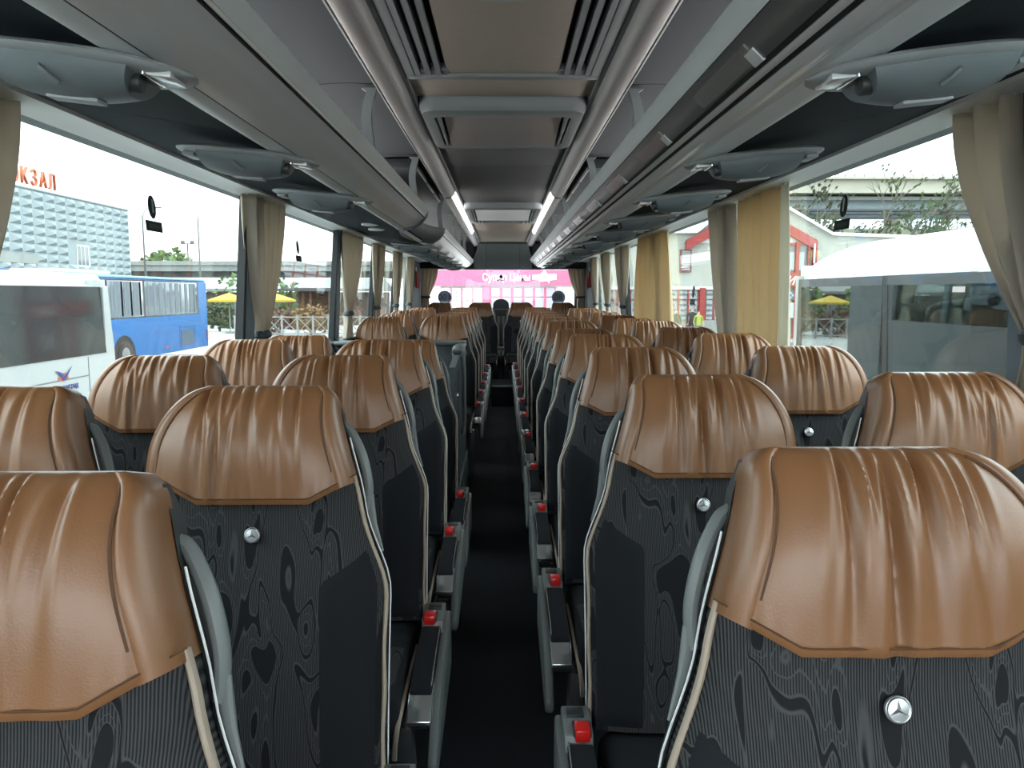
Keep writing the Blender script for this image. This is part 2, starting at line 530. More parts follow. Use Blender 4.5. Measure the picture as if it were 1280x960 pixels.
# ---- rear bulkhead over the rear window (three facets with flared sides)
bulk = struct(empty('trim_1', (0, 11.2, Z(.35))))
def child_world(o, p):
    o.parent = p
    o.matrix_parent_inverse = Matrix.Translation(-Vector(p.location))
    return o
def facet(name, quad, m, parent, t=.02):
    a = [Vector(q) for q in quad]
    n = (a[1] - a[0]).cross(a[2] - a[0]).normalized() * t
    vs_ = [tuple(v) for v in a] + [tuple(v + n) for v in a]
    k = len(a)
    fs = [list(range(k)), list(range(k, 2 * k))[::-1]] + [[i, (i + 1) % k, k + (i + 1) % k, k + i] for i in range(k)]
    o = mk(name, vs_, fs, m, None, smooth=False)
    fix_normals(o.data)
    return child_world(o, parent)
zt, zb = Z(.695), Z(.345)
facet('bulkhead_panel', [(-.235, 11.0, zt), (.235, 11.0, zt), (.245, 11.3, zb), (-.245, 11.3, zb)], M_podd, bulk)
for s in (-1, 1):
    pts = [(s * .24, 11.0, zt), (s * .36, 11.0, zt), (s * .37, 11.06, Z(.62)), (s * .40, 11.13, Z(.54)), (s * .45, 11.2, Z(.46)), (s * .54, 11.28, Z(.375)), (s * .56, 11.3, zb), (s * .25, 11.3, zb)]
    facet('bulkhead_panel', pts if s > 0 else pts[::-1], M_podd, bulk)
o = box('bulkhead_cap', -.40, .40, 10.93, 11.05, Z(.70), Z(.725), M_groove, None, .004); child_world(o, bulk)
for s in (-1, 1):
    o = box('bulkhead_side', *sorted((s * .42, s * 1.2)), 11.22, 11.3, Z(.36), Z(.72), M_rackceil, None); child_world(o, bulk)

# ---- ceiling: centre panels, rails, rack ceiling
def cbox(name, x0, x1, y0, y1, z0, z1, m, bevel=.003):
    return box(name, x0, x1, y0, y1, z0, z1, m, ceiling, bevel)
for (a, b, m) in ((-1.8, .9, M_ceil), (2.645, 2.93, M_ceil), (3.70, 4.46, M_ceil_d), (4.465, 6.22, M_ceil_d), (7.9, 11.05, M_ceil)):
    cbox('ceiling_panel', -.33, .33, a + .002, b - .002, Z(.72), Z(.75), m)
for s in (-1, 1):
    # cove trim between panel and rail
    cbox('cove_trim', *sorted((s * .318, s * .336)), Y0, 11.0, Z(.708), Z(.76), M_cgrey, .004)
    # soft panels over the racks, one per bay
    edges = [Y0, .0, 1.4, 2.82, 4.2, 5.95, 7.2, 8.5, 9.7, 11.2]
    pts = spline([(.44, Z(.735)), (.62, Z(.735)), (.85, Z(.70)), (1.05, Z(.62)), (1.19, Z(.50))], 5)
    prof = [(p.x * s, p.y) for p in [Vector((q[0], q[1])) for q in pts]]
    for a, b in zip(edges[:-1], edges[1:]):
        prism('rack_ceiling_panel', thick(prof, .02 if s > 0 else -.02), a + .004, b - .004, M_rackceil, ceiling)
    # navy ribbed panels under the racks
    for a, b in zip([-1.8, 1.9, 3.9, 5.9, 7.9], [1.9, 3.9, 5.9, 7.9, 11.2]):
        prism('fabric_panel', thick(mir([(.57, Z(.372)), (.86, Z(.42)), (1.105, Z(.462))], s), .012 if s > 0 else -.012), a + .001, b - .001, M_navy, ceiling)
    # pale trim over the windows
    prism('window_head_trim', thick(mir([(1.085, Z(.448)), (1.12, Z(.456)), (1.165, Z(.452)), (1.205, Z(.445))], s), .016 if s > 0 else -.016), Y0, 11.2, M_trim, ceiling)

# ---- ceiling rails with light strips
RAILP = [(.336, .722), (.338, .700), (.350, .682), (.372, .668), (.396, .664), (.415, .672), (.428, .690), (.434, .722)]
for s, nm in ((-1, 'stairwell side'), (1, 'side away from the stairwell')):
    t = thing('ceiling_rail', 'long rounded metallic ceiling rail along the centre panels, ' + nm, 'rail', (s * .385, 4.6, Z(.66)))
    for a, b in ((Y0, 5.5), (5.506, 11.0)):
        o = prism('rail_section', [(p * s, Z(q)) for p, q in RAILP], a, b, M_rail, None); child_world(o, t)
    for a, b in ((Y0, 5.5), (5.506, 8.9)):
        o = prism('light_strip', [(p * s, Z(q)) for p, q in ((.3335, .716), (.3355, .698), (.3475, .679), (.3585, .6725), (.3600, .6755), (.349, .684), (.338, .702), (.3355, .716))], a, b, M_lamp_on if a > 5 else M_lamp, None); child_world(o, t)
    o = prism('rail_ridge', [(p * s, Z(q)) for p, q in ((.405, .668), (.407, .6635), (.412, .665), (.414, .6725))], Y0, 11.0, M_cgrey, None); child_world(o, t)
    o = prism('joint_ring', [(p * s, Z(q - .003)) for p, q in RAILP], 5.485, 5.515, M_groove, None); child_world(o, t)

# ---- ceiling ventilation unit with slats
def vent_unit(y0, y1, label, near=True):
    t = thing('ceiling_vent', label, 'vent', (0, (y0 + y1) / 2, Z(.70)))
    def add(o): return child_world(o, t)
    add(box('panel', -.182, .182, y0 + .05, y1 - .045, Z(.712), Z(.74), M_ceil, None, .004))
    fr = [(-.317, -.285), (.285, .317)]
    for a, b in fr:
        add(box('frame', a, b, y0, y1, Z(.704), Z(.745), M_cgrey, None, .004))
    add(box('frame', -.317, .317, y1 - .04, y1, Z(.703), Z(.745), M_cgrey, None, .004))
    add(box('frame', -.317, .317, y0, y0 + .04, Z(.703), Z(.745), M_cgrey, None, .004))
    add(box('duct', -.30, .30, y0 + .02, y1 - .02, Z(.752), Z(.775), M_slot, None))
    for s in (-1, 1):
        for k in range(3):
            x = s * (.276 - .034 * k)
            poly = [(x - s * .010, Z(.703)), (x + s * .006, Z(.703)), (x + s * .000, Z(.748)), (x - s * .006, Z(.748))]
            add(prism('slat', poly, y0 + .035, y1 - .05, M_cgrey, None, smooth=False))
            add(box('slat_end', *sorted((x - s * .030, x - s * .010)), y1 - .085, y1 - .042, Z(.708), Z(.735), M_cgrey, None, .003))
    if near:
        add(cyl('finger_pull', (0, 1.86, Z(.712)), .12, .006, M_cgrey, None, 'z', 32, .002))
    return t
vent_unit(.9, 2.645, 'large ceiling air vent with slatted sides and beige fabric centre panel')
vent_unit(7.32, 7.9, 'small slatted ceiling air vent behind the farther roof hatch', near=False)

def hatch(y0, y1, label):
    t = thing('roof_hatch', label, 'hatch', (0, (y0 + y1) / 2, Z(.66)))
    # rounded frame: outer and inner rounded rectangles
    def rrect(hx, ya, yb, r, n=6):
        out = []
        for cx, cy, a0 in ((hx - r, yb - r, 0), (-hx + r, yb - r, PI / 2), (-hx + r, ya + r, PI), (hx - r, ya + r, 1.5 * PI)):
            for k in range(n + 1):
                a = a0 + PI / 2 * k / n
                out.append((cx + r * math.cos(a), cy + r * math.sin(a)))
        return out
    rings = [(rrect(.314, y0, y1, .07), .735), (rrect(.314, y0, y1, .07), .690), (rrect(.305, y0 + .01, y1 - .01, .065), .672),
             (rrect(.29, y0 + .03, y1 - .02, .06), .667), (rrect(.266, y0 + .115, y1 - .045, .03), .672), (rrect(.258, y0 + .125, y1 - .055, .025), .72)]
    n = len(rings[0][0]); vs_ = []; fs = []
    for ring, z in rings:
        vs_ += [(x, y, Z(z)) for x, y in ring]
    for i in range(len(rings) - 1):
        for k in range(n):
            fs.append([i * n + k, i * n + (k + 1) % n, (i + 1) * n + (k + 1) % n, (i + 1) * n + k])
    o = mk('frame', vs_, fs, M_cgrey); fix_normals(o.data); child_world(o, t)
    child_world(box('back', -.27, .27, y0 + .11, y1 - .04, Z(.735), Z(.75), M_slot, None), t)
    # tilted blind panel, slightly curved
    prof = spline([(y0 + .13, Z(.712)), (y0 + .22, Z(.705)), (y0 + .30, Z(.700)), ((y0 + y1) / 2 + .06, Z(.692)), (y1 - .07, Z(.672))], 5)
    poly = thick([(p.x, p.y) for p in [Vector((q[0], q[1])) for q in prof]], .008)
    child_world(prism('blind', poly, -.235, .235, M_blind, None, axis='x'), t)
    for s in (-1, 1):
        child_world(box('guide', *sorted((s * .248, s * .256)), y0 + .14, y1 - .07, Z(.675), Z(.715), M_cgrey, None, .002), t)
        child_world(cyl('screw', (s * .252, y0 + .125, Z(.688)), .006, .01, M_chrome, None, 'z', 10), t)
    return t
M_blind = mat('hatch_blind', (0.36, 0.34, 0.33), 0.34, metal=0.35)
hatch(2.93, 3.70, 'grey framed roof hatch with silver blind beside the large air vent')
hatch(6.22, 7.32, 'grey framed roof hatch with silver blind ahead of the small slatted vent')

# ---- luggage racks
def ext(name, pts, a, b, m, t, s, th=.006):
    o = prism(name, thick(mir([(x, Z(z)) for x, z in pts], s), th if s > 0 else -th), a, b, m, None)
    return child_world(o, t)

def bracket(y, s, t):
    """thin curved arm from the rail down to the rack lip"""
    pts = spline([(.445, .722), (.452, .70), (.462, .665), (.468, .62), (.463, .56), (.452, .48)], 5)
    poly = []
    for i, p in enumerate(pts):
        poly.append((p.x, p.y))
    wide = [(.50, .722)] + [(p.x + .034, p.y) for p in pts[3:]]
    pl = poly + wide[::-1]
    child_world(prism('bracket', [(x * s, Z(z)) for x, z in pl], y, y + .03, M_cgrey, None), t)

def rack_left(a, b, label):
    t = thing('luggage_rack', label, 'luggage rack', (-.5, (a + b) / 2, Z(.36)))
    s = -1
    ext('lip', [(.418, .473), (.424, .458), (.437, .437)], a, b, M_rack_l, t, s, .012)
    ext('lip_bead', [(.437, .436), (.441, .430)], a, b, M_rack, t, s, .010)
    ext('groove', [(.447, .430), (.449, .424)], a, b, M_groove, t, s, .01)
    face = spline([(.4465, .424), (.462, .412), (.478, .397), (.495, .386), (.512, .379), (.530, .373), (.552, .368)], 5)
    ext('face', [(p.x, p.y) for p in [Vector((q[0], q[1])) for q in face]], a, b, M_rack, t, s, .01)
    ext('groove', [(.554, .372), (.559, .369)], a, b, M_groove, t, s, .008)
    ext('lower_rail', [tuple(p)[:2] for p in spline([(.557, .369), (.57, .362), (.585, .360), (.60, .364), (.612, .374)], 4)], a, b, M_rack_l, t, s, .008)
    ext('lip_backing', [(.432, .472), (.452, .438), (.470, .420), (.50, .408), (.56, .392)], a, b, M_darkp, t, s, .004)
    ext('tray', [(.47, .420), (.70, .425), (1.14, .49)], a, b, M_rackceil, t, s, .006)
    return t
def rack_right(a, b, label):
    t = thing('luggage_rack', label, 'luggage rack', (.5, (a + b) / 2, Z(.36)))
    s = 1
    ext('lip', [(.386, .489), (.392, .472), (.410, .448)], a, b, M_rack_l, t, s, .014)
    ext('band', [tuple(p)[:2] for p in spline([(.413, .448), (.428, .434), (.440, .421), (.455, .407)], 4)], a, b, M_band, t, s, .01)
    ext('groove', [(.458, .411), (.466, .405)], a, b, M_groove, t, s, .01)
    ext('bead', [tuple(p)[:2] for p in spline([(.463, .400), (.468, .396), (.476, .394)], 3)], a, b, M_rack, t, s, .012)
    ext('groove', [(.479, .399), (.488, .394)], a, b, M_groove, t, s, .01)
    ext('face', [tuple(p)[:2] for p in spline([(.485, .389), (.497, .379), (.510, .377), (.522, .380), (.535, .375)], 4)], a, b, M_rack, t, s, .01)
    ext('lower_rail', [tuple(p)[:2] for p in spline([(.535, .374), (.550, .366), (.570, .362), (.588, .366), (.60, .376)], 4)], a, b, M_rack_l, t, s, .008)
    ext('lip_backing', [(.402, .488), (.428, .455), (.462, .422), (.50, .408), (.56, .392)], a, b, M_darkp, t, s, .004)
    ext('tray', [(.46, .425), (.70, .425), (1.14, .49)], a, b, M_rackceil, t, s, .006)
    k = 0
    y = 1.41
    while y < b - .4:
        o = prism('slot_plate', [(x, Z(z)) for x, z in ((.4235, .4355), (.4495, .4085), (.4535, .4125), (.4275, .4395))], y, y + .36, M_plate, None); child_world(o, t)
        o = prism('tab', [(x, Z(z)) for x, z in ((.433, .4235), (.4545, .4035), (.459, .407), (.437, .428))], y - .02, y + .025, M_rack_l, None); child_world(o, t)
        y += .74
    return t
M_band = mat('rack_band', (0.22, 0.225, 0.225), 0.3, metal=0.5)
M_plate = mat('rack_plate', (0.40, 0.38, 0.36), 0.22, metal=0.5)
ra = rack_left(.25, 4.43, 'long silver luggage rack ahead of the stairwell, with pale lip')
rb = rack_left(5.7, 11.15, 'silver luggage rack between the stairwell and the rear window')
rc = rack_right(.25, 11.15, 'unbroken silver luggage rack with slot plates, running the whole coach')
# added fill light: unseen glowing tubes on the racks, put in to brighten the ceiling
for t_, s_, a_, b_ in ((ra, -1, .35, 4.38), (rb, -1, 5.75, 10.9), (rc, 1, .35, 10.9)):
    o = box('added_fill_tube', *sorted((s_ * .66, s_ * .76)), a_, b_, Z(.440), Z(.448), M_fill, None, .003)
    child_world(o, t_)
for y in (1.4, 2.82, 4.2):
    bracket(y, -1, ra)
for y in (5.95, 7.2, 8.5, 9.7):
    bracket(y, -1, rb)
for y in (1.4, 2.82, 4.2, 5.95, 7.2, 8.5, 9.7):
    bracket(y, 1, rc)
# curved dark panels closing the rack gap above the stairwell
t = thing('rack_end_panel', 'dark curved panels closing the luggage rack gap above the stairwell', 'panel', (-.6, 5.05, Z(.37)))
pathxy = spline([(.43, 4.435), (.50, 4.55), (.545, 4.75), (.56, 5.05), (.545, 5.35), (.50, 5.56), (.43, 5.695)], 5)
pv = []; pf = []
for p in pathxy:
    for z, dx in ((.372, .085), (.40, .035), (.44, .006), (.475, 0.0)):
        pv.append((-(p.x + dx), p.y, Z(z)))
n4 = 4
pf = grid_faces(len(pathxy), n4)
o = mk('curved_panel', pv, pf, M_podd); 
md = o.modifiers.new('thickness', 'SOLIDIFY'); md.thickness = .012
child_world(o, t)
child_world(prism('lower_rail', thick(mir([(.575, Z(.366)), (.60, Z(.362)), (.615, Z(.372))], -1), -.008), 4.43, 5.7, M_rack_l, None), t)
# control units on the rack ceiling
for s, nm in ((-1, 'above the stairwell gap in the rack'), (1, 'above the unbroken luggage rack')):
    t = thing('ceiling_unit', 'dark box unit with three pale edge strips ' + nm, 'ceiling unit', (s * .55, 5.1, Z(.69)))
    child_world(box('housing', *sorted((s * .47, s * .66)), 4.28, 5.9, Z(.675), Z(.73), M_rackceil, None, .012), t)
    for a, b in ((4.32, 4.78), (4.84, 5.30), (5.36, 5.82)):
        child_world(box('edge_strip', *sorted((s * .462, s * .474)), a, b, Z(.672), Z(.69), M_cgrey, None, .003), t)

# ---- reading lamp and air pods
def lens_me(hx, hy, hz, nx=28, ny=10, flat=2.6):
    vs_ = []; nr = nx + 1; nc = 2 * ny
    for i in range(nr):
        u = -1 + 2 * i / nx
        k = max(1e-4, (1 - abs(u) ** flat)) ** 0.62
        for j in range(nc):
            a = 2 * PI * j / nc
            vs_.append((hx * u, hy * k * math.cos(a), hz * (k ** .7) * math.sin(a)))
    fs = []
    for i in range(nr - 1):
        for j in range(nc):
            fs.append([i * nc + j, i * nc + (j + 1) % nc, (i + 1) * nc + (j + 1) % nc, (i + 1) * nc + j])
    me = bpy.data.meshes.new('pod'); me.from_pydata(vs_, [], fs); fix_normals(me)
    return me
# shared pod meshes (inner end at -x; mirrored for the other side)
def pod_meshes(s):
    base = lens_me(.190, .105, .016); base.transform(Matrix.Translation((0, 0, .010)))
    # drum: barrel along x, hanging below the base, cut ends slanted
    dv = []; nr, nc = 13, 14
    for i in range(nr):
        u = -1 + 2 * i / (nr - 1)
        for j in range(nc):
            a = PI * j / (nc - 1)
            rr = 1 - .22 * abs(u) ** 2.2
            yy = -.078 * math.cos(a) * rr
            zz = -.060 * (max(0.0, math.sin(a)) ** .75) * rr
            xx = .098 * u + (.016 * (1 if u > 0 else -1) * abs(u) ** 4) * (1 - math.sin(a)) * 1.0
            dv.append((xx, yy - .012, zz + .012))
    df = grid_faces(nr, nc)
    df.append(list(range(nc))); df.append([(nr - 1) * nc + j for j in range(nc)][::-1])
    drum = bpy.data.meshes.new('drum'); drum.from_pydata(dv, [], df); fix_normals(drum)
    lens = box_me('lens', -.166, -.128, -.046, .020, -.0042, .006, .002)
    trimm = box_me('lens_trim', -.1275, -.1245, -.052, .028, -.0052, .006, .001)
    nozzle = cyl_me('nozzle', (-.104, -.030, -.014), .016, .03, 'x', 16, .003)
    strip = box_me('lower_strip', -.050, .030, -.030, .002, -.0500, -.0440, .0015)
    hook = tube_me('hook', [(.012, -.080, -.014), (.006, -.088, -.020), (-.004, -.084, -.028), (-.012, -.070, -.034)], .004, 6)
    tip = box_me('end_lens', .125, .158, -.045, .03, -.012, .0, .005)
    ms = [('base', base, M_podl), ('drum', drum, M_podd), ('lens', lens, M_lens), ('lens_trim', trimm, M_chrome), ('nozzle', nozzle, M_darkp), ('lower_strip', strip, M_podl), ('hook', hook, M_cgrey), ('end_lens', tip, M_podl)]
    if s < 0:
        for _, me, _m in ms:
            me.transform(Matrix.Diagonal(Vector((-1, 1, 1, 1)))); me.flip_normals()
    return ms
PODM = {s: pod_meshes(s) for s in (-1, 1)}
def pod(y, s, label, group):
    t = thing('reading_lamp_pod', label, 'lamp pod', (s * .672, y, Z(.350)), group)
    t.rotation_euler = (0, -s * math.radians(6.5), 0)
    for nm, me, m in PODM[s]:
        obj(nm, me, m, t)
ypr = [1.27 + .835 * k for k in range(11)]
for k, y in enumerate(ypr):
    pod(y, 1, 'grey reading lamp and air pod, %s from the rear window, under the unbroken rack' % ORD[len(ypr) - 1 - k], 'pods under the unbroken luggage rack')
ypl = [1.27, 2.09, 2.93]
for k, y in enumerate(ypl):
    pod(y, -1, 'grey reading lamp and air pod under the rack, %s ahead of the stairwell' % ORD[len(ypl) - 1 - k], 'pods ahead of the stairwell')
ypl = [5.95 + .835 * k for k in range(6)]
for k, y in enumerate(ypl):
    pod(y, -1, 'grey reading lamp and air pod, %s behind the stairwell under the rack' % ORD[k], 'pods behind the stairwell')
t = thing('ceiling_speaker_grille', 'two small pale oval grilles on the navy panel above the stairwell', 'grille', (-.80, 5.0, Z(.405)))
for dx, y in ((.02, 4.6), (-.0, 4.95)):
    me = lens_me(.055, .04, .012); me.transform(Matrix.Translation((dx, y - 5.0, 0)))
    obj('grille', me, M_trim, t)

# ================================================================== SEATS
S_TOP = .725
REC = math.radians(15)
CR, SR = math.cos(REC), math.sin(REC)
def hw_a(s):      # aisle-side half width
    return .232 - .050 * sstep(.34, .50, s) - .050 * sstep(.47, .74, s)
def hw_o(s):      # other side
    return .226 - .018 * sstep(.34, .50, s) - .02 * sstep(.5, .72, s)
def xr(s):
    x = hw_a(s); r = .035
    if s > S_TOP - r:
        q = clamp((s - (S_TOP - r)) / r, 0, 1); x -= .025 * (1 - math.sqrt(max(0, 1 - q * q)))
    return x
def xl(s):
    x = hw_o(s); r = .13
    if s > S_TOP - r:
        q = clamp((s - (S_TOP - r)) / r, 0, 1); x -= .105 * (1 - math.sqrt(max(0, 1 - q * q)))
    return -x
Y_OFF = -.215
def P(x, s, d):
    y = Y_OFF + s * SR - .020 * sstep(.45, .62, s) + .012 * math.sin(clamp(s / .45, 0, 1) * PI) * -1
    z = .507 + s * CR
    return (x, y - d * CR, z + d * SR)
def topf(s, s1=.60):
    q = clamp((s - s1) / (S_TOP - s1), 0, 1)
    return math.sqrt(max(0.0, 1 - q ** 2.4))
def hb(x):        # lower edge of the leather
    return .500 + .050 * clamp((abs(x) - .10) / .085, 0, 1.3)
XI = [-1, -.992, -.975, -.95, -.92] + [-.885 + 1.77 * i / 116 for i in range(117)] + [.92, .95, .975, .992, 1]

def folds(var):
    rnd = random.Random(11 + var * 7)
    out = []
    n = (18, 20, 16, 19)[var]
    for i in range(n):
        x0 = rnd.uniform(-.11, .08) if i % 3 else rnd.uniform(-.05, .04)
        out.append((x0, x0 * rnd.uniform(.3, 1.1) + rnd.uniform(-.16, .10), rnd.uniform(.0018, .0042), rnd.uniform(.0030, .0080), rnd.uniform(.08, .27)))
    if var in (1, 3):
        out.append(((-.02, 0, 0, .02)[var], .0, .0060, .0045, .24))
    return out
def wrinkle(x, s, fl):
    d = 0.0
    h = S_TOP - s
    for x0, k, a, w, L in fl:
        cx = x0 + k * h * .7
        ww = w * (1 + h * 5)
        q = (x - cx) / ww
        if abs(q) > 4: continue
        fade = math.exp(-(h / L) ** 2.2) * sstep(-.01, .03, h)
        d += a * fade * (-1.5 * math.exp(-q * q) + .95 * math.exp(-(q - 1.7) ** 2) + .5 * math.exp(-(q + 1.9) ** 2))
    # gathering along the lower edge
    lo = s - hb(x)
    d += .0006 * math.exp(-(lo / .03) ** 2) * math.sin(x * 260 + 3 * math.sin(x * 40))
    return d
def thick_d(xi, T):
    return T * max(0.0, 1 - abs(xi) ** 3.4) ** .5

def headrest_me(var):
    fl = folds(var)
    nv = 46
    vs_ = []; nc = len(XI) + 4
    for i in range(nv + 3):
        t = min(1.0, i / (nv - 1)); t = 1 - (1 - t) ** 1.35
        row = []
        for xi in XI:
            s = 0
            # iterate: the lower edge depends on x, x depends on s
            s = .5 + t * (S_TOP - .5)
            for _ in range(2):
                a, b = xl(s), xr(s)
                x = (a + b) / 2 + xi * (b - a) / 2
                lo = hb(x); s = lo + t * (S_TOP - lo)
            d = thick_d(xi, .056) * topf(s) + .004 * (1 - t) * 1 + wrinkle(x, s, fl) * (1 - abs(xi) ** 8)
            if i == 0: d -= .004
            d += .004
            row.append((x, s, d))
        if i >= nv:
            k = i - nv + 1
            row = [(x, s - .004 * k * k, -.025 * k) for x, s, d in row]
        row = [(row[0][0] * .985, row[0][1], row[0][2] - .055 * (1 if i < nv else .3))] + [(row[0][0] * 1.0, row[0][1], row[0][2] - .025 * (1 if i < nv else .3))] + row + \
              [(row[-1][0] * 1.0, row[-1][1], row[-1][2] - .025 * (1 if i < nv else .3))] + [(row[-1][0] * .985, row[-1][1], row[-1][2] - .055 * (1 if i < nv else .3))]
        vs_ += [P(*r) for r in row]
    me = bpy.data.meshes.new('headrest'); me.from_pydata(vs_, [], grid_faces(nv + 3, nc)); fix_normals(me)
    return me

def border_me(side):
    nv, nc = 30, 9
    vs_ = []
    for i in range(nv):
        t = i / (nv - 1)
        for j in range(nc):
            q = j / (nc - 1)
            s = .55 + t * (S_TOP - .004 - .55)
            for _ in range(2):
                e = xr(s) if side > 0 else xl(s)
                wd = .030 * (1 - .55 * t ** 3) if side > 0 else .028
                x = e - side * wd * (1 - min(1, q * 1.25))
                lo = hb(x) - .001; s = lo + t * (S_TOP - .002 - lo)
            a, b = xl(s), xr(s)
            xi = clamp((x - (a + b) / 2) / ((b - a) / 2), -1, 1)
            d = thick_d(xi, .056) * topf(s) + .0045 + .0075 * math.sin(PI * min(1, q * 1.25)) ** .7
            if q > .8:
                d -= (q - .8) / .2 * .05; x = e + side * (.0035 - .004 * (q - .8) / .2)
            else:
                x += side * .004 * math.sin(PI * q / .8 * .5)
            vs_.append(P(x, s, d))
    me = bpy.data.meshes.new('headrest_border'); me.from_pydata(vs_, [], grid_faces(nv, nc)); fix_normals(me)
    return me

def seam_me(side):
    pts = []
    for i in range(30):
        t = i / 29
        s = .56 + t * (S_TOP - .012 - .56)
        e = xr(s) if side > 0 else xl(s)
        x = e - side * (.030 * (1 - .55 * t ** 3) if side > 0 else .028)
        a, b = xl(s), xr(s); xi = clamp((x - (a + b) / 2) / ((b - a) / 2), -1, 1)
        pts.append(P(x, s, thick_d(xi, .056) * topf(s) + .0064))
    return tube_me('seam', pts, .0018, 5)

def stitch_me():
    pts = []
    for i in range(41):
        x = -.185 + .37 * i / 40
        s = hb(x) + .010
        a, b = xl(s), xr(s); xi = clamp((x - (a + b) / 2) / ((b - a) / 2), -.97, .97)
        pts.append(P(x, s, thick_d(xi, .056) * topf(s) + .0090))
    return tube_me('stitching', pts, .0011, 4)

def back_me():
    nv = 26; xs = [-1, -.985, -.95, -.9] + [-.85 + 1.7 * i / 24 for i in range(25)] + [.9, .95, .985, 1]
    vs_ = []
    for i in range(nv):
        s = .58 * i / (nv - 1)
        a, b = xl(s), xr(s)
        row = []
        for xi in xs:
            x = (a + b) / 2 + xi * (b - a) / 2
            row.append((x, s, thick_d(xi, .048) - .006 * math.cos(clamp(x / .13, -1, 1) * PI / 2) ** 2 * sstep(.5, .4, s)))
        row = [(a, s, -.06)] + row + [(b, s, -.06)]
        vs_ += [P(*r) for r in row]
    me = bpy.data.meshes.new('backrest'); me.from_pydata(vs_, [], grid_faces(nv, len(xs) + 2)); fix_normals(me)
    return me

def bolster_me(side):
    nv, nc = 26, 12
    vs_ = []
    for i in range(nv):
        t = i / (nv - 1)
        for j in range(nc):
            q = j / (nc - 1)
            smax = .365 + .060 * q
            s = .004 + t * (smax - .004)
            e = xr(s) if side > 0 else xl(s)
            xin = side * (.120 + .012 * (1 - t))
            x = xin + (e - side * .006 - xin) * q
            a, b = xl(s), xr(s); xi = clamp((x - (a + b) / 2) / ((b - a) / 2), -1, 1)
            edge = min(q, 1 - q) * 6; edge = min(1, edge); et = min(1, min(t, 1 - t) * 14)
            d = thick_d(xi, .048) + .011 * (min(edge, et) ** .5) - .003
            vs_.append(P(x, s, d))
    me = bpy.data.meshes.new('bolster'); me.from_pydata(vs_, [], grid_faces(nv, nc)); fix_normals(me)
    return me

def ribbon(side, w, d0, off, s0, s1, name):
    """flat band following the outer edge"""
    nv = 26; vs_ = []
    for i in range(nv):
        s = s0 + (s1 - s0) * i / (nv - 1)
        e = (xr(s) if side > 0 else xl(s)) + side * off
        wob = .0012 * math.sin(s * 40 + side)
        for k in range(8):
            a = 2 * PI * k / 8
            vs_.append(P(e + side * (.0045 * math.cos(a)) + wob, s, d0 + w * math.sin(a)))
    fs = []
    for i in range(nv - 1):
        for k in range(8):
            fs.append([i * 8 + k, i * 8 + (k + 1) % 8, (i + 1) * 8 + (k + 1) % 8, (i + 1) * 8 + k])
    me = bpy.data.meshes.new(name); me.from_pydata(vs_, [], fs); fix_normals(me)
    return me

def shell_me():
    """plastic back shell closing the seat from behind"""
    nv = 22; vs_ = []; xs = [-1, -.98, -.9, -.6, -.3, 0, .3, .6, .9, .98, 1]
    for i in range(nv):
        s = -.02 + (S_TOP - .012 + .02) * i / (nv - 1)
        a, b = xl(max(s, 0)), xr(max(s, 0))
        for j, xi in enumerate(xs):
            x = (a + b) / 2 + xi * (b - a) / 2 * 1.012
            d = -.035 if abs(xi) == 1 else -.075 - .02 * (1 - xi * xi) * topf(s, .5)
            vs_.append(P(x, s, d if s < S_TOP - .03 else max(d, -.06)))
    me = bpy.data.meshes.new('seat_shell'); me.from_pydata(vs_, [], grid_faces(nv, len(xs))); fix_normals(me)
    return me

def cushion_me():
    bm = bmesh.new()
    box_bm(bm, -.222, .222, -.66, -.205, .385, .505)
    bmesh.ops.bevel(bm, geom=bm.edges[:], offset=.04, segments=5, profile=.55, affect='EDGES')
    for v in bm.verts:
        if v.co.z > .45:
            v.co.z += .015 * math.cos(clamp((v.co.y + .5) / .3, -1, 1) * PI / 2)
    return bm_mesh(bm, 'cushion')
def cushion_panel_me():
    DZ = .015
    # motif covered front part with a curved rear edge, wrapping over the front
    vs_ = []; nr, nc = 16, 20
    for i in range(nr):
        t = i / (nr - 1)
        for j in range(nc):
            q = -1 + 2 * j / (nc - 1)
            x = .205 * q
            yb = -.40 - .06 * (1 - q * q)
            if t < .62:
                y = yb + (-.635 - yb) * (t / .62)
                z = .490 + .0155 * math.cos(clamp((y + .5) / .3, -1, 1) * PI / 2) + .003
                if y < -.62: z -= .006
                if abs(q) > .9: z -= (abs(q) - .9) * .12
            else:
                a = (t - .62) / .38
                y = -.635 - .029 * math.sin(min(1, a * 2.2) * PI / 2)
                z = .497 - .10 * a - .0
            vs_.append((x, y, z + DZ))
    me = bpy.data.meshes.new('cushion_panel'); me.from_pydata(vs_, [], grid_faces(nr, nc)); fix_normals(me)
    return me
def cushion_trim_me(side):
    pts = [(side * .222, -.30, .470), (side * .224, -.42, .474), (side * .224, -.56, .470), (side * .221, -.635, .455), (side * .217, -.662, .42), (side * .215, -.664, .385)]
    return tube_me('cushion_piping', [tuple(p) for p in spline(pts, 5)], .0058, 8, .7)

